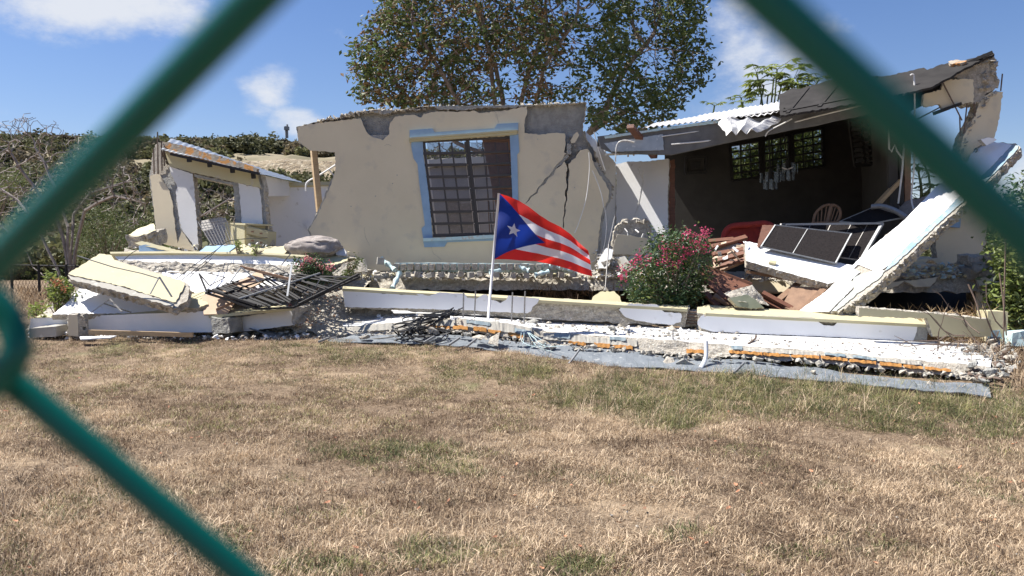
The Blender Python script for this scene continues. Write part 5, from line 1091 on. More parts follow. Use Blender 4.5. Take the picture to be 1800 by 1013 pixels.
tag(plate('white_block', [(1062, 440), (1066, 436), (1078, 440), (1076, 452), (1068, 472), (1052, 472), (1051, 460)], tp(436, 14.7, 472, 14.5), .2, [M_WHITE, M_CONC], amp=.8), 'white plastered block leaning at the foot of the return wall', 'wall fragment')
tag(plate('ribbed_block', [(1088, 453), (1098, 450), (1112, 470), (1106, 478), (1094, 470)], tp(450, 14.5, 475, 14.3), .15, [M_GREYT, M_CONC], amp=.6), 'small ribbed block below the broken pier', 'block')
tag(plate('cream_fragment', [(1042, 522), (1055, 513), (1080, 512), (1090, 522), (1093, 532), (1040, 528)], tp(512, 13.5, 532, 13.3), .1, [M_CREAM, M_CONC], amp=1), 'cream fragment lying behind the long beam near the dark bush', 'wall fragment')
mb = MB(); mb.tube([P(1081, 380, 14.2), P(1070, 430, 14.1), P(1064, 510, 13.7)], .012, 5); tag(mb.build('steel_rod', M_STEEL), 'tall thin rod standing left of the broken pier', 'steel rod')

# ---------------- right side: diagonal beam and panels
DG = Plane((1405, 545, 12.6), (1465, 547, 12.2), (1720, 252, 14.1))
dgb = thing('leaning_beam', 'huge white beam leaning diagonally from the porch up to the broken column', 'concrete beam', P(1440, 548, 12.4))
plate('core', [(1722, 250), (1785, 252), (1794, 259), (1756, 300), (1707, 349), (1660, 391), (1614, 434), (1570, 477), (1525, 515), (1475, 549), (1402, 549), (1450, 515), (1525, 442), (1590, 388), (1645, 330), (1700, 288), (1711, 262)], DG, .17, [M_CONC, M_CONC], dgb, amp=1.6, step=4, rings=6, rough=.5)
plate('white_face', [(1722, 249), (1760, 251), (1779, 255), (1740, 296), (1697, 335), (1660, 372), (1597, 430), (1562, 466), (1550, 474), (1535, 476), (1527, 472), (1508, 465), (1500, 472), (1512, 478), (1505, 484), (1496, 492), (1499, 506), (1480, 525), (1457, 548), (1402, 548), (1450, 514), (1525, 441), (1590, 387), (1645, 329), (1700, 287), (1710, 262)], DG, .02, [M_WHITE, M_CONC], dgb, amp=.5, off=.022, rings=1)
M_BLUED = mat('weathered_blue_paint', (.20, .33, .42), (.36, .40, .40), .8, 8, bump=.3)
plate('blue_edge', [(1779, 255), (1790, 256), (1789, 262), (1745, 307), (1704, 345), (1660, 383), (1606, 434), (1572, 466), (1556, 476), (1562, 466), (1597, 430), (1660, 372), (1697, 335), (1740, 296)], DG, .02, [M_BLUED, M_CONC], dgb, amp=.8, off=.018, rings=1)
plate('grey_edge', [(1556, 476), (1550, 474), (1535, 476), (1520, 480), (1500, 488), (1497, 500), (1502, 508), (1480, 528), (1462, 547), (1470, 547), (1510, 514), (1545, 490)], DG, .02, [mat('pale_grey_green_paint', (.42, .45, .42), (.34, .36, .33), .85, 6), M_CONC], dgb, amp=.8, off=.016, rings=1)
rub_strip('broken_lower_edge', [(1790, 264), (1757, 300), (1706, 352), (1660, 394), (1612, 438), (1570, 480), (1530, 512), (1480, 547)], 0, .05, dgb) if False else None
mb = MB()
for (a_, b_) in zip([(1790, 266), (1706, 352), (1612, 440), (1570, 481), (1530, 512)], [(1706, 352), (1612, 440), (1570, 481), (1530, 512), (1478, 548)]):
    k = int(math.hypot(b_[0]-a_[0], b_[1]-a_[1])/2)
    for i in range(k):
        t = i/k; p = DG.at(a_[0]+(b_[0]-a_[0])*t+rnd.uniform(-3, 3), a_[1]+(b_[1]-a_[1])*t+rnd.uniform(-2, 3), -rnd.uniform(0, .16)); v_, f_ = rnd.choice(HULLS); s_ = rnd.uniform(.015, .045); mb.add([q*s_+p for q in v_], f_)
o = mb.build('broken_lower_edge', M_CONC, dgb); o['kind'] = 'stuff'
mb = MB()
for off_ in (6, 10): mb.tube([DG.at(1787, 262+off_, -.08), DG.at(1612, 433+off_, -.08), DG.at(1480, 541+off_, -.08)], .012, 5)
o = mb.build('bare_rebar', M_REBAR, dgb); o['kind'] = 'stuff'
mb = MB(); mb.tube(curve([DG.at(1705, 265, .03), DG.at(1712, 260, .06), DG.at(1718, 264, .05), DG.at(1714, 268, .03)], 5), .012, 6); mb.build('hook', M_STEEL, dgb)
tag(plate('white_fragment', [(1724, 245), (1735, 242), (1748, 243), (1752, 246), (1742, 252), (1734, 256)], flat(13.6), .1, [M_WHITE, M_CONC], amp=.7), 'white fragment wedged where the leaning beam meets the upper column', 'wall fragment')
plate_s = tag(plate('fallen_white_slab', [(1309, 424), (1330, 428), (1352, 437), (1410, 449), (1497, 466), (1503, 474), (1495, 488), (1455, 499), (1400, 484), (1312, 459)], Plane((1310, 426, 13.9), (1500, 470, 13.2), (1400, 484, 13.0)), .14, [M_WHITE, M_CONC], amp=.7), 'bright white wall slab lying between the brown boards and the leaning beam', 'concrete slab')
tag(tiltbox('outlet_plate', [(1354, 457, 13.32), (1366, 459, 13.27), (1363, 464, 13.22), (1351, 461, 13.26)], (0, .02, -.03), [M_CREAM]), 'small cream outlet plate on the bright white slab', 'outlet')
# screens
def screen(label, q, mull, grp='aluminium framed screens piled in the room', m=M_ALU, w_=.024):
    t = thing('window_screen', label, 'window screen', P(*q[3]), grp); C4 = [P(*x) for x in q]
    mb = MB()
    for i in range(4): mb.bar(C4[i], C4[(i+1) % 4], w_, w_)
    mb.build('frame', m, t)
    for u in mull: mb = MB(); mb.bar(C4[0].lerp(C4[1], u), C4[3].lerp(C4[2], u), w_*.6, w_*.6); mb.build('mullion', m, t)
    mb = MB(); n = (C4[1]-C4[0]).cross(C4[3]-C4[0]).normalized()*.004
    mb.hexa(C4+[c-n for c in C4]); mb.build('mesh_panel', M_SCREEN, t); return t
screen('aluminium screen at the front of the pile beside the white slab', [(1363, 396, 13.9), (1497, 411, 13.6), (1469, 463, 13.2), (1338, 434, 13.6)], [.43])
screen('wider aluminium screen just behind the front one', [(1373, 394, 14.2), (1552, 392, 13.8), (1514, 458, 13.4), (1360, 436, 13.9)], [.3, .5, .7, .86], m=M_STEEL)
screen('small aluminium screen tipped up at the back of the pile', [(1476, 390, 14.9), (1537, 364, 14.9), (1592, 382, 14.5), (1530, 394, 14.4)], [.25, .6])
mb = MB(); mb.bar(P(1381, 395, 13.95), P(1551, 393, 13.75), .07, .03); mb.bar(P(1551, 393, 13.75), P(1517, 452, 13.35), .05, .04); tag(mb.build('aluminium_frame', M_ALU), 'loose aluminium frame edge lying over the wider screen', 'frame')
mb = MB(); mb.tube(curve([P(1532, 364, 14.7), P(1550, 363, 14.6), (P(1572, 370, 14.5)), P(1592, 382, 14.4)], 5), .05, 8); tag(mb.build('bent_aluminium', M_ALU), 'bright bent aluminium strip over the tipped up screen', 'metal strip')
tag(plate('dark_board', [(1340, 396), (1366, 396), (1334, 434), (1331, 431)], Plane((1340, 396, 14.0), (1366, 396, 13.95), (1334, 434, 13.7)), .03, [M_WOOD, M_WOOD], amp=.3), 'dark red panel between the sofa and the screens', 'panel')
tag(plate('dark_cloth', [(1545, 372), (1600, 352), (1632, 345), (1600, 400), (1560, 420), (1590, 385)], Plane((1545, 372, 15.2), (1632, 345, 14.6), (1590, 410, 14.4)), .05, [M_GREYM, M_GREYM], amp=1.2, step=5), 'dark sheet lying behind the screens near the leaning beam', 'sheet')
# red sofa
so = thing('red_sofa', 'red upholstered sofa with curved back among the debris', 'sofa', P(1305, 432, 14.9))
bm = bmesh.new()
out = curve([P(1272, 432, 14.8), P(1274, 410, 14.8), P(1287, 398, 14.8), P(1318, 395, 14.7), P(1345, 393, 14.6), P(1360, 400, 14.5)], 6)
mb = MB(); mb.tube(out, .055, 10); mb.build('back_rim', M_RED, so, smooth=True)
plate('backrest', [(1275, 432), (1276, 411), (1288, 400), (1318, 397), (1345, 395), (1352, 400), (1340, 436)], tp(395, 14.85, 435, 14.75), .16, [M_RED, M_RED], so, amp=0)
mb = MB(); mb.tube(curve([P(1236, 434, 14.6), P(1246, 428, 14.6), P(1258, 426, 14.6), P(1268, 430, 14.6)], 5), .06, 10); mb.build('armrest', M_RED, so, smooth=True)
# round back chair
rc = thing('wooden_chair', 'wooden spindle back chair lying in the dark room', 'chair', P(1452, 392, 15.5))
hp = curve([P(1430, 392, 15.5), P(1433, 377, 15.5), P(1445, 364, 15.5), P(1462, 360, 15.5), P(1475, 366, 15.5), P(1477, 380, 15.5), P(1470, 392, 15.5)], 6)
mb = MB(); mb.tube(hp, .028, 8); mb.build('hoop', M_WOODM, rc, smooth=True)
for i in range(1, 8): mb = MB(); mb.tube([P(1432+i*5.5, 393, 15.5), hp[6+i*3]], .012 if i != 4 else .04, 6); mb.build('spindle', M_WOODM, rc)
mb = MB(); mb.bar(P(1428, 393, 15.45), P(1480, 392, 15.45), .1, .06); mb.build('seat', M_WOODM, rc)
# brown louvred boards, each slat by itself
ld = thing('louvred_door', 'reddish brown louvred door lying under the dark bush and chunk', 'louvred door', P(1300, 520, 13.1))
for i in range(9):
    t = i/8; a_ = P(1234-13*t, 468+19*t, 13.7-.3*t); b_ = P(1318-36*t, 502+13*t, 13.3-.2*t)
    mb = MB(); mb.bar(a_, b_, .075, .02, up=(.2, -.6, .7)); mb.build('slat', M_WOOD, ld)
mb = MB(); mb.bar(P(1232, 466, 13.72), P(1322, 500, 13.3), .05, .05); mb.bar(P(1220, 488, 13.4), P(1282, 518, 13.1), .05, .05); mb.build('frame', M_WOOD, ld)
for i, (q, lab) in enumerate([([(1340, 515, 12.9), (1392, 543, 12.7)], 'reddish brown board right of the green stained chunk'), ([(1325, 519, 12.95), (1378, 546, 12.75)], 'second reddish brown board beside the green stained chunk'), ([(1246, 500, 13.2), (1282, 530, 12.9)], 'brown board below the louvred door'), ([(1255, 520, 13.0), (1300, 545, 12.8)], 'brown board below and right of the dark bush'), ([(1240, 515, 13.1), (1262, 538, 12.9)], 'short brown board at the foot of the dark bush'), ([(1245, 436, 14.2), (1312, 417, 14.3)], 'dark brown bar on top of the broken boards'), ([(1252, 448, 14.0), (1318, 437, 14.0)], 'brown board in the middle of the broken boards'), ([(1266, 475, 13.8), (1330, 448, 13.7)], 'brown board at the lower side of the broken boards'), ([(1262, 468, 13.85), (1343, 450, 13.6)], 'brown board with a pale pointed end on the white slab'), ([(1245, 425, 14.3), (1290, 421, 14.3)], 'thin brown board behind the broken boards'), ([(1255, 460, 13.9), (1316, 443, 13.85)], 'brown board under the splintered lath')]):
    mb = MB(); mb.bar(P(*q[0]), P(*q[1]), .10, .05, up=(0, -.5, .8)); tag(mb.build('board', M_WOOD if i % 4 < 3 else M_WOODM), lab, 'board', 'brown boards in the right debris')
for i in range(18):
    x, y = rnd.uniform(1255, 1315), rnd.uniform(428, 468); y2 = max(426, min(470, y+rnd.uniform(-10, 8)))
    mb = MB(); mb.bar(P(x, y, 13.75), P(x+rnd.uniform(-14, 14), y2, 13.7), rnd.uniform(.02, .06), .01, up=(rnd.uniform(-.4, .4), -.6, .6)); tag(mb.build('splintered_lath', M_SPLINT if i % 3 else M_WHITE), 'pale splintered lath lying on the broken brown boards', 'lath', 'splintered laths on the broken boards')
tag(plate('splintered_board', [(1252, 455), (1265, 432), (1290, 425), (1312, 430), (1322, 440), (1300, 452), (1275, 470), (1256, 468)], Plane((1252, 455, 14.1), (1312, 428, 14.2), (1280, 470, 13.8)), .06, [M_SPLINT, M_WOOD], amp=1.5, step=4), 'splintered pale panel under the brown boards', 'panel')
gc = thing('stained_chunk', 'wedge shaped concrete chunk with green stained underside resting on the right parapet beam', 'concrete chunk', P(1315, 543, 12.5))
rough_hex('rough_top', [P(*q) for q in [(1272, 517, 12.6), (1320, 508, 12.6), (1345, 536, 12.5), (1300, 530, 12.4), (1280, 512, 12.9), (1322, 501, 12.9), (1352, 538, 12.7), (1310, 525, 12.8)]], [M_CONC], gc, seg=.04, amp=.03)
plate('green_face', [(1282, 524), (1312, 518), (1330, 528), (1343, 541), (1320, 543), (1295, 538)], tp(518, 12.45, 543, 12.4), .12, [mat('green_stained_paint', (.34, .36, .26), (.28, .30, .21), .85, 6), M_CONC], gc, amp=.8)
wd = thing('wooden_door', 'brown panelled wooden door lying against the leaning beam', 'door', P(1400, 545, 12.8))
tiltbox('panel', [(1392, 503, 13.1), (1448, 506, 12.9), (1410, 547, 12.65), (1372, 543, 12.8)], (0, .03, -.03), [M_WOODM], wd)
for a_, b_ in [((1411, 492, 13.3), (1366, 530, 12.9)), ((1411, 493, 13.3), (1455, 503, 12.9)), ((1366, 530, 12.9), (1396, 549, 12.6)), ((1454, 503, 12.9), (1408, 549, 12.55))]:
    mb = MB(); mb.bar(P(*a_), P(*b_), .09, .05, up=(0, -.5, .8)); mb.build('rail', M_WOODM, wd)
mb = MB(); mb.bar(P(1312, 478, 13.6), P(1452, 502, 13.1), .06, .05); tag(mb.build('long_timber', M_WOODM), 'long brown timber under the bright white slab', 'timber')
# right rubble
crumbs('right_rubble', [(1575, 468), (1640, 470), (1700, 460), (1762, 470), (1764, 488), (1560, 490)], lambda x, y: 14.1-(y-465)*.012, 420, .02, .09, [M_CONC, M_CONCD, M_CREAM, M_PBLUE], 'rubble strewn on the right end of the floor slab', cat='rubble')
crumbs('room_floor_rubble', [(1310, 476), (1400, 486), (1400, 494), (1310, 494)], lambda x, y: 14.2-(y-476)*.01, 120, .02, .06, [M_CONC, M_WHITE], 'crumbs on the floor slab under the bright white slab', cat='rubble')
for q, m, lab in [([(1603, 456, 14.3), (1650, 455, 14.3), (1655, 464, 14.3), (1606, 464, 14.3)], M_BEIGE, 'beige block lying on the right end of the floor slab'), ([(1608, 465, 14.1), (1662, 465, 14.1), (1664, 480, 14.1), (1608, 480, 14.1)], M_BEIGE, 'larger beige block under the upper one behind the leaning beam'), ([(1704, 474, 13.7), (1755, 472, 13.7), (1758, 492, 13.7), (1706, 490, 13.7)], M_CONCD, 'dark broken block at the right end of the floor slab'), ([(1700, 452, 13.9), (1752, 448, 13.9), (1756, 466, 13.9), (1703, 468, 13.9)], M_CONC, 'rough block stacked on the dark one at right')]:
    tag(rough_hex('concrete_block', hexpx(q, (0, .35, .04)), [m], seg=.06, amp=.03), lab, 'concrete block', 'blocks on the right end of the slab')
tag(plate('cream_garden_wall', [(1510, 541), (1640, 551), (1742, 562), (1742, 592), (1640, 592), (1630, 560), (1510, 556)], tp(550, 12.2, 590, 12.2, 1.2), .15, [M_CREAM, M_CONC], amp=.7), 'low cream wall half hidden by dry grass at the right', 'low wall')
pst = thing('cream_post', 'short cream concrete post with blue stain standing right of the dry grass heap', 'post', P(1752, 605, 11.4))
rough_hex('body', hexpx([(1737, 547, 11.6), (1772, 548, 11.5), (1770, 604, 11.5), (1733, 600, 11.6)], (0, .28, 0)), [M_CREAM], pst, seg=.1, amp=.006)
plate('blue_stain', [(1735, 583), (1758, 580), (1762, 596), (1736, 598)], tp(580, 11.48, 598, 11.46), .015, [M_PBLUE, M_CONC], pst, amp=1)
tag(rough_hex('grey_block', hexpx([(1780, 585, 11.3), (1815, 582, 11.2), (1815, 610, 11.2), (1778, 608, 11.3)], (0, .3, 0)), [M_PBLUE], seg=.08, amp=.02), 'pale blue block at the far right edge', 'block')
mb = MB()
for i in range(1500):
    x = rnd.uniform(1625, 1742); y = rnd.gauss(575, 11) - .0009*(x-1690)**2*.3+4; y = min(596, max(548, y)); p = P(x, y, 11.9+rnd.uniform(-.15, .1)); d = Vector((rnd.gauss(.2, .8), rnd.gauss(0, .3), rnd.gauss(.1, .6))).normalized()*rnd.uniform(.08, .26); s_ = Vector((0, .3, 1)).cross(d).normalized()*.004
    mb.add([p-s_, p+s_, p+d*.6+s_+Vector((0, 0, .01)), p+d], [(0, 1, 2, 3)])
for i in range(420):
    x = rnd.uniform(1540, 1760); y = rnd.uniform(545, 562); p = P(x, y, 12.4+rnd.uniform(-.2, .2)); d = Vector((rnd.gauss(0, .9), rnd.gauss(0, .3), rnd.gauss(.2, .4))).normalized()*rnd.uniform(.08, .22); s_ = Vector((0, .3, 1)).cross(d).normalized()*.004
    mb.add([p-s_, p+s_, p+d*.6+s_, p+d], [(0, 1, 2, 3)])
tag(mb.build('dry_grass_heap', M_STRAW), 'heap of long dry straw against the low cream wall', 'dry grass', kind='stuff')
mb = MB()
for i in range(330):
    x = rnd.uniform(930, 1095); y = rnd.uniform(509, 528); p = P(x, y, 14.6+rnd.uniform(-.3, .4)); d = Vector((rnd.gauss(0, .8), rnd.gauss(0, .3), rnd.gauss(.3, .6))).normalized()*rnd.uniform(.08, .3); s_ = Vector((0, .3, 1)).cross(d).normalized()*.006
    mb.add([p-s_, p+s_, p+d*.6+s_, p+d], [(0, 1, 2, 3)])
tag(mb.build('dead_vines', mat('dead_brown_vines', (.20, .14, .09), (.12, .08, .05), .9, 10)), 'brown dead vines in the gap under the floor slab', 'dead vines', kind='stuff')
mb = MB()
for i in range(26):
    p = P(rnd.uniform(1640, 1790), rnd.uniform(575, 650), rnd.uniform(10.4, 11.6)); pts = [p]
    d = Vector((rnd.gauss(-.6, .6), rnd.gauss(0, .2), rnd.gauss(.3, .5))).normalized()
    for k in range(5): d = (d+Vector((rnd.gauss(0, .3), 0, rnd.gauss(0, .25)))).normalized(); p = p+d*.14; pts.append(p)
    mb.tube(pts, [.01, .009, .008, .006, .005, .003], 4)
tag(mb.build('dead_branches', M_REBAR), 'tangle of bare brown branches over the right end of the porch slab', 'branches', kind='stuff')
for x, y0, y1, dx in [(1768, 420, 610, -4), (1757, 480, 590, 12), (1702, 500, 560, 22)]:
    mb = MB(); mb.tube(curve([P(x+dx, y1, 11.2), P(x+dx*.6, (y0+y1)/2, 11.3), P(x, y0, 11.4)], 4), .011, 5); tag(mb.build('dead_stem', M_REBAR), {1768: 'tall thin brown stem rising before the right hand bush', 1757: 'thin brown stem crossing the cream post', 1702: 'thin reddish stem in front of the dark void at right'}[x], 'stem', 'thin dead stems at the right')

# ================================================================== FLAG
fl = thing('flag', 'red and white striped flag with a star on blue, flying from a white pole', 'flag', P(858, 560, 12.15))
mb = MB(); mb.tube([P(858, 563, 12.15), P(877, 340, 12.15)], .021, 10); mb.build('pole', M_PVC, fl, smooth=True)
def poly_at(pts, t):
    L_ = [0]
    for a_, b_ in zip(pts, pts[1:]): L_.append(L_[-1]+math.hypot(b_[0]-a_[0], b_[1]-a_[1]))
    s_ = t*L_[-1]
    for i in range(len(pts)-1):
        if s_ <= L_[i+1] or i == len(pts)-2:
            k = (s_-L_[i])/(L_[i+1]-L_[i]); return (pts[i][0]+(pts[i+1][0]-pts[i][0])*k, pts[i][1]+(pts[i+1][1]-pts[i][1])*k)
FT = [(879, 341), (893, 345), (912, 353), (930, 364), (948, 378), (965, 389), (985, 399), (1003, 412), (1019, 428), (1034, 441)]
FB = [(869, 456), (890, 456), (915, 458), (945, 460), (965, 464), (985, 469), (1005, 475), (1025, 482), (1041, 486)]
def flag_at(u, v_):
    # lines between hoist and fly sag; stripes bunch near the top towards the fly
    t = poly_at(FT, u); b_ = poly_at(FB, u)
    vv = v_**(1-.12*u)
    x = t[0]+(b_[0]-t[0])*vv; y = t[1]+(b_[1]-t[1])*vv
    y += 4.5*math.sin(v_*PI)*math.sin(u*5.5)*(.3+u)
    wv = .16*math.sin(u*9-v_*2.6)*u**.6+.03*math.sin(u*26-v_*9)*u+.05*math.sin(u*17+v_*5)*u + .035*math.sin((u+v_*.7)*11)
    return P(x, y, 12.1 + wv)
NU, NV = 90, 50; v = []; f = []
for i in range(NU+1):
    for j in range(NV+1): v.append(flag_at(i/NU, j/NV))
for i in range(NU):
    for j in range(NV): a = i*(NV+1)+j; f.append((a, a+1, a+NV+2, a+NV+1))
M_FLAG = bpy.data.materials.new('flag_cloth'); M_FLAG.use_nodes = True; t = M_FLAG.node_tree; ns = t.nodes; lk = t.links.new; ns.clear()
uvn = ns.new('ShaderNodeUVMap'); uvn.uv_map = 'UVMap'; sp = ns.new('ShaderNodeSeparateXYZ'); lk(uvn.outputs[0], sp.inputs[0])
def mth(op, a, b=None, c=None):
    n = ns.new('ShaderNodeMath'); n.operation = op
    for i, q in enumerate((a, b, c)):
        if q is None: continue
        if isinstance(q, (int, float)): n.inputs[i].default_value = q
        else: lk(q, n.inputs[i])
    return n.outputs[0]
st = mth('FLOOR', mth('MULTIPLY', sp.outputs[1], 5)); par = mth('MODULO', st, 2)   # 0 red 1 white
tri = mth('LESS_THAN', sp.outputs[0], mth('MULTIPLY', mth('SUBTRACT', 1, mth('ABSOLUTE', mth('SUBTRACT', mth('MULTIPLY', sp.outputs[1], 2), 1))), .50))
m1 = ns.new('ShaderNodeMixRGB'); m1.inputs[1].default_value = (.72, .028, .02, 1); m1.inputs[2].default_value = (.74, .74, .80, 1); lk(par, m1.inputs[0])
m2_ = ns.new('ShaderNodeMixRGB'); m2_.inputs[2].default_value = (.008, .035, .27, 1); lk(tri, m2_.inputs[0]); lk(m1.outputs[0], m2_.inputs[1])
df = ns.new('ShaderNodeBsdfPrincipled'); df.inputs['Roughness'].default_value = .6; trn = ns.new('ShaderNodeBsdfTranslucent'); lk(m2_.outputs[0], df.inputs['Base Color']); lk(m2_.outputs[0], trn.inputs[0])
ms = ns.new('ShaderNodeMixShader'); ms.inputs[0].default_value = .45; lk(df.outputs[0], ms.inputs[1]); lk(trn.outputs[0], ms.inputs[2]); oo = ns.new('ShaderNodeOutputMaterial'); lk(ms.outputs[0], oo.inputs[0])
cl = mk('cloth', v, f, M_FLAG, fl, smooth=True)
uvl = cl.data.uv_layers.new(name='UVMap')
for lp_ in cl.data.loops:
    i, j = divmod(lp_.vertex_index, NV+1); uvl.data[lp_.index].uv = (i/NU, j/NV)
# the star, sewn on the triangle
su, sv, sr = .165, .485, .115
sp_ = []
for k in range(10):
    r = sr if k % 2 == 0 else sr*.42; an = -PI/2+k*PI/5; sp_.append((su+math.cos(an)*r*.66*.95, sv+math.sin(an)*r))
mb = MB(); v = [flag_at(su, sv)]; f = []
NS = 5
ring = []
for k in range(10):
    a_, b_ = sp_[k], sp_[(k+1) % 10]
    for q in range(3): ring.append((a_[0]+(b_[0]-a_[0])*q/3, a_[1]+(b_[1]-a_[1])*q/3))
rows = []
for s_ in range(1, NS+1): rows.append([flag_at(su+(x-su)*s_/NS, sv+(y-sv)*s_/NS) for x, y in ring])
for r in rows: v += r
n = len(ring)
for k in range(n): f.append((0, 1+k, 1+(k+1) % n))
for s_ in range(NS-1):
    for k in range(n): a = 1+s_*n; f.append((a+k, a+n+k, a+n+(k+1) % n, a+(k+1) % n))
v = [p+Vector((0, -.004, 0)) for p in v]
M_STAR = mat('white_star_cloth', (.85, .85, .88), (.8, .8, .84), .6, 5, trans=.3); mk('star', v, f, M_STAR, fl, smooth=True)

# ================================================================== TREES AND BUSHES
def colonize(roots, attr, step, di, dk, iters, seed=1, trop=Vector((0, 0, .08)), jit=.12):
    rr = np.random.RandomState(seed); N_ = [np.array(r[0], float) for r in roots]; par = [r[1] for r in roots]; attr = np.array(attr, float)
    nd = np.full(len(attr), 1e9); ni = np.zeros(len(attr), int)
    def upd(k0):
        for k in range(k0, len(N_)):
            d = np.linalg.norm(attr-N_[k], axis=1); m = d < nd; nd[m] = d[m]; ni[m] = k
    upd(0); alive = np.ones(len(attr), bool)
    for it in range(iters):
        act = alive & (nd < di)
        if not act.any(): break
        k0 = len(N_)
        for k in np.unique(ni[act]):
            s_ = act & (ni == k); d = attr[s_]-N_[k]; d /= np.linalg.norm(d, axis=1)[:, None]+1e-9; g_ = d.sum(0)
            g_ = g_/(np.linalg.norm(g_)+1e-9) + np.array(trop) + rr.normal(0, jit, 3); g_ /= np.linalg.norm(g_)
            N_.append(N_[k]+g_*step); par.append(int(k))
        upd(k0); alive &= nd > dk
    return N_, par
def radii(par, n, tip, e=2.3, rmax=9):
    r = np.zeros(n); ch = [[] for _ in range(n)]
    for i in range(n):
        if par[i] >= 0: ch[par[i]].append(i)
    for i in range(n-1, -1, -1):
        r[i] = tip if not ch[i] else sum(r[c]**e for c in ch[i])**(1/e)
    return np.minimum(r, rmax), ch
def tree_mesh(N_, par, r, sides=5):
    v = []; f = []; n = len(N_); ringi = [None]*n
    Nv = [Vector(p) for p in N_]
    for i in range(n):
        if par[i] < 0: continue
        p = par[i]; d = (Nv[i]-Nv[p])
        if d.length < 1e-6: continue
        d.normalize(); x = d.orthogonal().normalized() if abs(d.z) < .95 else Vector((1, 0, 0)).cross(d).normalized()
        x = Vector((0, 1, 0)).cross(d); x = x.normalized() if x.length > .1 else Vector((1, 0, 0)); y = d.cross(x)
        k = sides+3 if r[i] > .05 else (sides if r[i] > .012 else 3)
        b = len(v)
        rp = min(r[p], r[i]*1.25)
        for q, rr_ in ((Nv[p], rp), (Nv[i], r[i])):
            for a in range(k): an = 2*PI*a/k; v.append(q+(x*math.cos(an)+y*math.sin(an))*rr_)
        for a in range(k): f.append((b+a, b+(a+1) % k, b+k+(a+1) % k, b+k+a))
    return v, f
def leaf_quad(v, f, mi, p, s, rr, m, droop=.2):
    x = Vector((rr.gauss(0, 1), rr.gauss(0, 1), rr.gauss(-droop, .6))).normalized(); y = x.cross(Vector((rr.gauss(0, 1), rr.gauss(0, 1), rr.gauss(0, 1)))).normalized(); z = x.cross(y)*s*.12
    b = len(v); v += [p, p+x*s*.5+y*s*.24+z, p+x*s, p+x*s*.5-y*s*.24+z]; f.append((b, b+1, b+2, b+3)); mi.append(m)
# big tree behind the house
TY = 25.0; rt = random.Random(11)
crown = [(622, 75), (650, 40), (672, 0), (690, -60), (760, -130), (900, -170), (1080, -150), (1190, -90), (1235, -20), (1245, 40), (1250, 75), (1248, 130), (1225, 165), (1200, 190), (1170, 235), (1110, 238), (1060, 225), (1030, 205), (1020, 175), (960, 190), (880, 190), (800, 195), (720, 195), (640, 190), (616, 160), (614, 120)]
attr = []
while len(attr) < 7500:
    x = rt.uniform(605, 1260); y = rt.uniform(-170, 240)
    if not inside(x, y, crown): continue
    if 985 < x < 1060 and -10 < y < 190 and rt.random() < .75: continue
    if y < 20 and rt.random() < .3: continue
    if 850 < x < 1000 and y > 120 and rt.random() < .85: continue
    e = (x-930)/330; dep = 2.6*math.sqrt(max(.05, 1-e*e)); attr.append(tuple(P(x, y, TY+rt.uniform(-dep, dep))))
base = Vector((P(900, 330, TY).x, TY, .3))
roots = [(tuple(base), -1)]
def limb(pts, start):
    k = start
    for p in pts:
        a_ = Vector(roots[k][0]); b_ = P(*p); n_ = max(1, int((b_-a_).length/.35))
        for i in range(1, n_+1): q = a_.lerp(b_, i/n_)+noise.noise_vector(a_+Vector((i, 0, 0)))*.06; roots.append((tuple(q), k)); k = len(roots)-1
    return k
k0 = limb([(900, 330, TY), (902, 290, TY)], 0)
for L_ in [[(845, 240, TY-.5), (800, 170, TY-1), (760, 100, TY-1.4), (725, 40, TY-1.5)], [(880, 230, TY), (868, 170, TY-.2), (862, 110, TY-.5), (850, 30, TY-.6)], [(890, 220, TY+.6), (884, 175, TY+.8), (872, 120, TY+1.2), (850, 60, TY+1.6)], [(910, 240, TY), (915, 180, TY), (935, 110, TY), (960, 40, TY)], [(930, 240, TY-.4), (942, 180, TY-.6), (955, 120, TY-.8), (1010, 40, TY-1)], [(960, 290, TY+.3), (1035, 235, TY+.2), (1065, 190, TY), (1100, 120, TY), (1150, 60, TY)], [(980, 290, TY+.6), (1050, 225, TY+.8), (1110, 190, TY+1), (1190, 150, TY+1.2)], [(800, 250, TY+.6), (740, 200, TY+1), (690, 140, TY+1), (650, 110, TY+.8)]]:
    limb(L_, k0)
Nn, pr = colonize(roots, attr, .21, 3.0, .30, 75, 4, jit=.16)
r_, ch = radii(pr, len(Nn), .008, 2.35, .26)
v, f = tree_mesh(Nn, pr, r_)
tree = thing('tree', 'large spreading green tree with reddish brown patches behind the house', 'tree', base)
mk('trunk', v, f, M_BARKT, tree)
v = []; f = []; mi = []
for i in range(len(Nn)):
    if r_[i] > .02: continue
    px = CX+F*Nn[i][0]/Nn[i][1]; py = CY-F*(Nn[i][2]-CAMZ)/Nn[i][1]-61
    dens = .40 + 1.5*noise.noise(Vector(Nn[i])*.85)
    if 700 < px < 1000: dens -= .12
    if px < 700: dens += .25
    if rt.random() > dens+.36-(.2 if px > 1060 else 0): continue
    brown = px < 1000 and rt.random() < (.38+.6*noise.noise(Vector(Nn[i])*.4+Vector((5, 0, 0))))
    for _ in range(rt.randint(7, 15)):
        p = Vector(Nn[i])+Vector((rt.gauss(0, .15), rt.gauss(0, .15), rt.gauss(0, .13)))
        leaf_quad(v, f, mi, p, rt.uniform(.12, .23), rt, 2 if brown and rt.random() < .7 else (1 if rt.random() < .25 else 0))
o = mk('crown', v, f, [M_LEAF, M_LEAF2, M_LEAFB], tree, mi)
print('tree nodes', len(Nn), 'leaves', len(f))
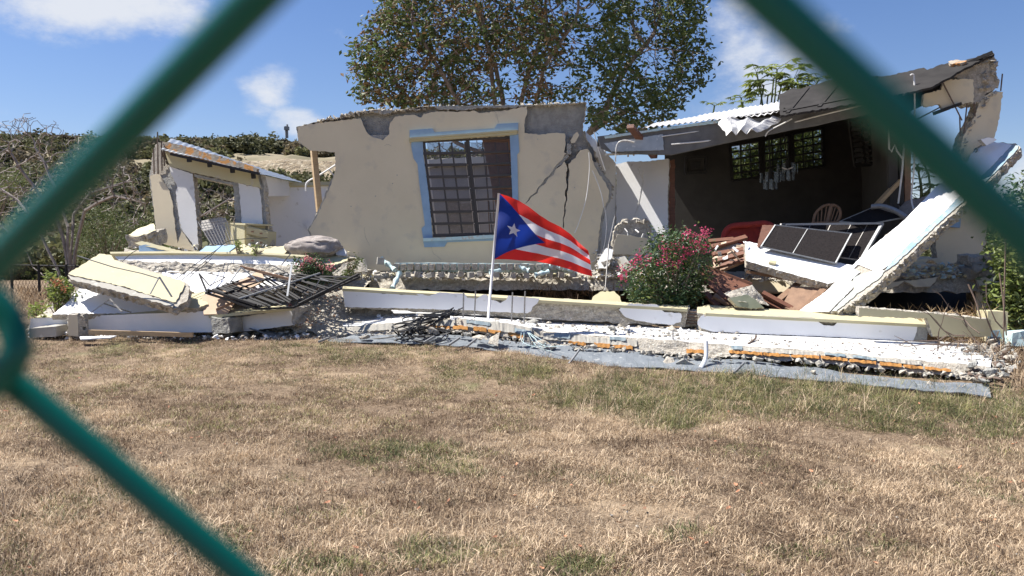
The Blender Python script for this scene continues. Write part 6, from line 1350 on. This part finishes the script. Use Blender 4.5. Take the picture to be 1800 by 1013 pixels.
# leafless tree at left
def bare_tree(bx, by, BY, poly, n, limbs, label, di=2.6, dk=.24, step=.13, seed=2, tip=.006, dep=1.6, rmax=.22, group=None):
    global roots
    rb_ = random.Random(seed); at_ = []
    xs_ = [p[0] for p in poly]; ys_ = [p[1] for p in poly]
    while len(at_) < n:
        x = rb_.uniform(min(xs_), max(xs_)); y = rb_.uniform(min(ys_), max(ys_))
        if inside(x, y, poly): at_.append(tuple(P(x, y, BY+rb_.uniform(-dep, dep))))
    b_ = P(bx, by, BY); b_.z = gz(b_.x, BY)-.1; roots = [(tuple(b_), -1)]
    for L_ in limbs: limb([(x, y, BY+dy) for x, y, dy in L_], 0)
    Nn, pr = colonize(roots, at_, step, di, dk, 70, seed, jit=.35, trop=Vector((0, 0, 0)))
    r_, ch = radii(pr, len(Nn), tip, 2.35, rmax); v, f = tree_mesh(Nn, pr, r_)
    t = thing('bare_tree', label, 'tree', b_, group); mk('branches', v, f, M_BARE, t); return t, Nn, r_
bare_tree(120, 470, 17.5, [(-60, 250), (0, 200), (60, 195), (110, 215), (150, 235), (200, 250), (255, 290), (268, 330), (268, 400), (225, 410), (180, 370), (60, 370), (-60, 380)], 2000, [[(112, 420, 0), (100, 380, 0), (60, 330, -.4), (20, 270, -.5)], [(125, 420, .1), (130, 375, .2), (160, 340, .4), (220, 320, .6)], [(118, 400, 0), (105, 340, .4), (60, 260, .6)], [(85, 440, .3), (65, 400, .4), (30, 350, .6), (-30, 310, .8)], [(135, 420, -.2), (150, 370, -.4), (200, 345, -.5), (255, 360, -.6)], [(60, 470, 1), (40, 430, 1.1), (-20, 380, 1.3)]], 'leafless grey tree with twisted pale branches at the left')
bare_tree(330, 420, 21.5, [(270, 300), (345, 315), (440, 325), (440, 410), (250, 410)], 700, [[(330, 380, 0), (350, 350, 0)], [(320, 380, .3), (290, 345, .4)], [(345, 385, .3), (400, 350, .4)]], 'leafless grey shrub seen through the broken window opening', seed=5, step=.2, di=2.2, rmax=.07)
bare_tree(700, 300, 23.5, [(748, 245), (830, 235), (880, 240), (880, 300), (748, 300)], 380, [[(760, 300, 0), (790, 280, 0)], [(800, 300, 0), (840, 270, 0)]], 'leafless branches seen through the top panes of the front window', seed=8, step=.2, di=2.5, rmax=.05)
# leafy shrubs helper
def shrub(label, cat, bx, by, BY, poly, nleaf, ls, mats, dep, stems, name='bush', flowers=None, seed=3, weights=(1,), group=None, stemmat=None, clump=26, cs=.12):
    rb_ = random.Random(seed); b_ = P(bx, by, BY); t = thing(name, label, cat, b_, group); mb = MB(); tips = []
    for _ in range(stems):
        while True:
            x = rb_.uniform(min(p[0] for p in poly), max(p[0] for p in poly)); y = rb_.uniform(min(p[1] for p in poly), max(p[1] for p in poly))
            if inside(x, y, poly): break
        e = P(x, y, BY+rb_.uniform(-dep, dep)); m_ = b_.lerp(e, .5)+Vector((rb_.gauss(0, .05), rb_.gauss(0, .05), .04)); mb.tube([b_, m_, e], [.016, .009, .004], 4); tips.append(e)
    mb.build('stems', stemmat or M_BARKT, t)
    v = []; f = []; mi = []
    cl_ = []
    while len(cl_) < nleaf//clump:
        x = rb_.uniform(min(p[0] for p in poly), max(p[0] for p in poly)); y = rb_.uniform(min(p[1] for p in poly), max(p[1] for p in poly))
        if inside(x, y, poly): cl_.append(P(x, y, BY+rb_.uniform(-dep, dep)))
    for c in cl_:
        w0 = rb_.choices(range(len(mats)), weights)[0] if len(mats) > 1 else 0
        for _ in range(clump): leaf_quad(v, f, mi, c+Vector((rb_.gauss(0, cs), rb_.gauss(0, cs), rb_.gauss(0, cs))), ls*rb_.uniform(.6, 1.2), rb_, w0 if rb_.random() < .8 else 0)
    mk('foliage', v, f, mats, t, mi)
    if flowers:
        pts_, m_, s_ = flowers
        for (x, y) in pts_:
            v = []; f = []; mi = []; c = P(x, y, BY-dep*.9)
            for _ in range(26): leaf_quad(v, f, mi, c+Vector((rb_.gauss(0, s_), rb_.gauss(0, s_), rb_.gauss(0, s_*1.2))), .05, rb_, 0)
            mk('flower_cluster', v, f, m_, t, kind='stuff')
    return t
shrub('dense dark green bush with pink flower spikes in front of the dark room', 'bush', 1180, 545, 13.2, [(1110, 470), (1128, 450), (1150, 425), (1165, 412), (1185, 422), (1200, 412), (1207, 402), (1216, 425), (1232, 418), (1243, 402), (1240, 440), (1248, 470), (1236, 500), (1228, 525), (1200, 540), (1140, 538), (1112, 520), (1100, 500)], 6800, .075, [M_LEAFD, M_LEAF2, M_LEAFY], .45, 50, flowers=([(1122, 452), (1128, 462), (1113, 464), (1095, 475), (1094, 487), (1168, 447), (1162, 458), (1172, 460), (1187, 436), (1205, 440), (1211, 445), (1208, 410), (1217, 415), (1236, 412), (1240, 408), (1232, 425), (1198, 456), (1188, 466), (1222, 432), (1162, 430), (1142, 455), (1240, 440), (1195, 425)], M_PINK, .045), weights=(8, 3, 1.2), seed=4, clump=20, cs=.085)
shrub('green vine with salmon pink flowers behind the black grille', 'flowering plant', 560, 492, 13.7, [(520, 462), (540, 455), (570, 462), (580, 480), (572, 492), (535, 490)], 1700, .06, [M_LEAFD, M_LEAF2], .2, 14, name='flowering_plant', flowers=([(541, 455), (534, 462), (548, 458), (527, 468), (565, 470), (577, 470), (583, 466), (556, 466), (490, 535), (507, 535)], M_SALMON, .03), weights=(3, 1), seed=6, clump=14, cs=.07)
shrub('leafy vine hanging over the square broken block', 'vine', 612, 480, 13.9, [(600, 488), (612, 475), (622, 458), (636, 450), (630, 462), (618, 480), (612, 492)], 420, .05, [M_LEAF, M_LEAF2], .08, 8, name='vine', weights=(2, 1), seed=7, clump=8, cs=.04)
shrub('small bush with orange blossoms at the left end of the pile', 'flowering plant', 100, 560, 13.1, [(82, 482), (98, 484), (112, 495), (130, 515), (126, 535), (108, 545), (95, 520)], 700, .09, [M_LEAFY, M_LEAF2], .2, 30, name='flowering_plant', flowers=([(100, 497), (112, 507), (98, 495)], mat('orange_petals', (.75, .38, .22), (.6, .25, .14), .6, 10, trans=.3), .03), weights=(1, 1), seed=8, clump=8, cs=.07)
shrub('small yellow green seedling at the left corner of the long beam', 'plant', 65, 555, 12.8, [(55, 542), (72, 535), (76, 552), (58, 554)], 160, .07, [M_LEAFY], .1, 6, name='plant', seed=9, clump=8, cs=.05)
shrub('green sprig growing before the cream slab piece', 'sprig', 418, 446, 14.1, [(414, 424), (422, 424), (421, 444), (414, 444)], 120, .05, [M_LEAFY, M_LEAF2], .05, 5, name='sprig', group='green sprigs', weights=(1, 1), seed=10, clump=5, cs=.03)
shrub('second green sprig further right on the cream slab piece', 'sprig', 452, 446, 14.1, [(447, 434), (454, 432), (452, 446), (445, 446)], 90, .05, [M_LEAFY, M_LEAF2], .05, 4, name='sprig', group='green sprigs', weights=(1, 1), seed=11, clump=5, cs=.03)
shrub('bright green broad leaved bush at the right edge of the picture', 'bush', 1780, 590, 12.6, [(1752, 430), (1775, 420), (1800, 410), (1840, 400), (1870, 520), (1830, 570), (1770, 560), (1742, 530), (1756, 510), (1768, 480)], 5200, .12, [M_LEAFY, M_LEAF, M_LEAF2], .45, 30, weights=(1.5, 3, 2), seed=12, clump=12, cs=.14)
shrub('dark green trees beyond the right end of the house', 'bush', 1800, 520, 22, [(1660, 400), (1700, 385), (1760, 350), (1800, 325), (1880, 330), (1900, 520), (1700, 520)], 9000, .16, [M_LEAFD, M_LEAF], 1.2, 30, weights=(2, 1), seed=13, clump=20, cs=.3)
shrub('mesquite like green bush beneath the bare tree', 'bush', 190, 475, 18.8, [(135, 400), (170, 365), (230, 375), (262, 395), (262, 450), (150, 455), (120, 430)], 9000, .045, [M_LEAF, M_LEAF2, M_SCRUB], .8, 40, weights=(2, 2, 1), seed=14, clump=30, cs=.14)
shrub('flat topped olive green tree at the left edge behind the branches', 'tree', -20, 420, 20, [(-60, 310), (0, 303), (50, 308), (55, 325), (20, 332), (-60, 335)], 4500, .05, [M_LEAF2, M_SCRUB], .9, 20, name='tree', weights=(1, 1), seed=15, clump=40, cs=.15)
# papaya like plants: palmate leaves on bare stalks
def palm_leaf_plant(label, bx, by, BY, heads, seed, size=.34, group='papaya like plants behind the house'):
    rb_ = random.Random(seed); b_ = P(bx, by, BY); t = thing('papaya_plant', label, 'plant', b_, group)
    mb = MB(); L_ = []
    for x, y in heads:
        h_ = P(x, y, BY+rb_.uniform(-.4, .4)); mb.tube(curve([b_, b_.lerp(h_, .6)+Vector((rb_.gauss(0, .1), 0, .1)), h_], 4), .022, 5)
        for k in range(6):
            an = rb_.uniform(0, 6.28); d = Vector((math.cos(an), math.sin(an), rb_.uniform(-.1, .6))).normalized(); e = h_+d*size*rb_.uniform(.5, 1.1); mb.tube([h_, e], .007, 4); L_.append((e, d))
    mb.build('stalks', M_LEAF2, t)
    for e, d in L_:
        v = []; f = []; side = d.cross(Vector((0, 0, 1))).normalized(); up = side.cross(d)
        for q in range(7):
            a_ = (q-3)*.42; dd = (d*math.cos(a_)+side*math.sin(a_)-Vector((0, 0, .35))).normalized(); ln = size*.62*(1-.08*abs(q-3)); s_ = dd.cross(up).normalized()*ln*.16
            b0 = len(v); v += [e, e+dd*ln*.5+s_, e+dd*ln-Vector((0, 0, ln*.15)), e+dd*ln*.5-s_]; f.append((b0, b0+1, b0+2, b0+3))
        mk('leaf', v, f, M_LEAFY if rb_.random() < .6 else M_LEAF2, t)
palm_leaf_plant('tallest papaya like plant rising over the white roof sheets', 1345, 330, 21.5, [(1330, 128), (1343, 150), (1366, 122), (1375, 145), (1395, 140), (1350, 168), (1405, 150), (1425, 142), (1440, 140), (1360, 140), (1385, 160)], 1, .55)
palm_leaf_plant('small papaya like plant just left of the tall one', 1300, 330, 21.5, [(1303, 172), (1306, 180)], 2, .3)
palm_leaf_plant('single papaya like stem above the middle of the roof edge', 1256, 330, 21.5, [(1256, 186)], 3, .3)
palm_leaf_plant('papaya like plant seen between the timber post and the leaning beam', 1612, 430, 17, [(1612, 290), (1618, 315), (1640, 325), (1620, 335), (1612, 350), (1615, 272)], 4, .34)
for i, (x, y, Y) in enumerate([(1305, 300, 22.5), (1340, 300, 22.6), (1425, 280, 22.4), (1390, 290, 22.8)]):
    shrub(['pale tangled bush outside the left sash of the back windows', 'pale tangled bush outside the middle sash of the back windows', 'leafy bush outside the right sash of the back windows', 'leafy bush between the middle and right sashes'][i], 'bush', x, 400, Y, [(x-30, y-(20 if i == 0 else 55)), (x+30, y-(50 if i else 20)), (x+34, y+40), (x-34, y+40)], 2600, .14, [M_LEAFY, M_LEAF, M_LEAF2], .5, 30, weights=(2, 2, 2), seed=20+i, clump=14, cs=.2, stemmat=M_BARE, group='bushes outside the back windows')
# plot fence in the back left
wf = thing('boundary_fence', 'dark wire fence with thin posts behind the pile on the left', 'fence', P(60, 528, 17))
for x in (20, 68, 116, 165):
    mb = MB(); mb.tube([P(x, 465, 16.8), P(x+2, 530, 16.8)], .028, 6); mb.build('post', M_BLACK, wf)
mb = MB(); mb.tube([P(-60, 464, 16.8), P(200, 470, 16.8)], .02, 6); mb.build('rail', M_BLACK, wf)
mb = MB()
for i in range(46):
    x = -60+i*5.8; mb.tube([P(x, 465, 16.8), P(x+26, 529, 16.8)], .004, 3); mb.tube([P(x+26, 465, 16.8), P(x, 529, 16.8)], .004, 3)
o = mb.build('wire_mesh', M_BLACK, wf); o['kind'] = 'stuff'
crumbs_pts = [(rg.uniform(-13, -6.2), rg.uniform(15, 19)) for _ in range(900)]+[(rg.uniform(6.1, 9), rg.uniform(9, 13)) for _ in range(500)]
gn_scatter('dry_weeds', [(x, y, gz(x, y)) for x, y in crumbs_pts], [tuft('weed_tuft', 12, .12, .4, .008, .12, .9, [M_DRY[0], M_DRY[2], M_DRY[1]][i], rg) for i in range(3)], .6, 1.4, 'dry brown weeds by the boundary fence and past the right end of the slab', 'weeds')

# ================================================================== CHAIN LINK FENCE WE LOOK THROUGH
PW = .037; HH = .03573; RW_ = .00106
FD, FYAW, FLEAN, FROLL, FOX, FOZ = .04156, -.28051, .32977, .106, .0190, .0106
FM = Matrix.Translation(Vector((0, FD, CAMZ))) @ Matrix.Rotation(FYAW, 4, 'Z') @ Matrix.Rotation(FLEAN, 4, 'X') @ Matrix.Rotation(FROLL, 4, 'Y')
fbase = -46*HH     # foot of the mesh, measured down the slope of the fence
cf_ = thing('chain_link_fence', 'green vinyl coated chain link fence close in front of the viewer, out of focus', 'fence', (0, 0, 0))
cf_.matrix_world = FM @ Matrix.Translation(Vector((-FOX, 0, fbase-FOZ)))
def wire_mesh_one():
    n = 62; pts = []
    for i in range(n+1):
        s = 1 if i % 2 else -1; z = i*HH; x = s*(PW/2+.0031)
        for t in (-1, -.75, -.5, -.25, 0, .25, .5, .75, 1):   # rounded bend hooking round the neighbour wire
            pts.append(Vector((x - s*abs(t)**1.6*.0043, s*math.sin(t*PI/2)*.0013, z+t*.0042)))
    mb = MB(); mb.tube(pts, RW_, 14); return mb
w0 = wire_mesh_one().build('wire', M_FENCE, smooth=True, origin=(0, 0, 0))
for k in range(-20, 21):
    o = w0 if k == -20 else w0.copy()
    if k > -20: COL.objects.link(o)
    o.parent = cf_; o.location = (k*PW, 0, HH*(k % 2))
def fpart(name, a, b, r):
    mb = MB(); mb.tube([Vector(a), Vector(b)], r, 14); po = mk(name, mb.v, mb.f, M_FENCE, smooth=True, origin=(0, 0, 0)); po.parent = cf_; po.location = (0, 0, 0)
fpart('post', (-20.6*PW, .03, -.12), (-20.6*PW, .03, 62.4*HH), .028); fpart('post', (20.6*PW, .03, -.12), (20.6*PW, .03, 62.4*HH), .028)
fpart('top_rail', (-20.6*PW, .03, 62.2*HH), (20.6*PW, .03, 62.2*HH), .02)
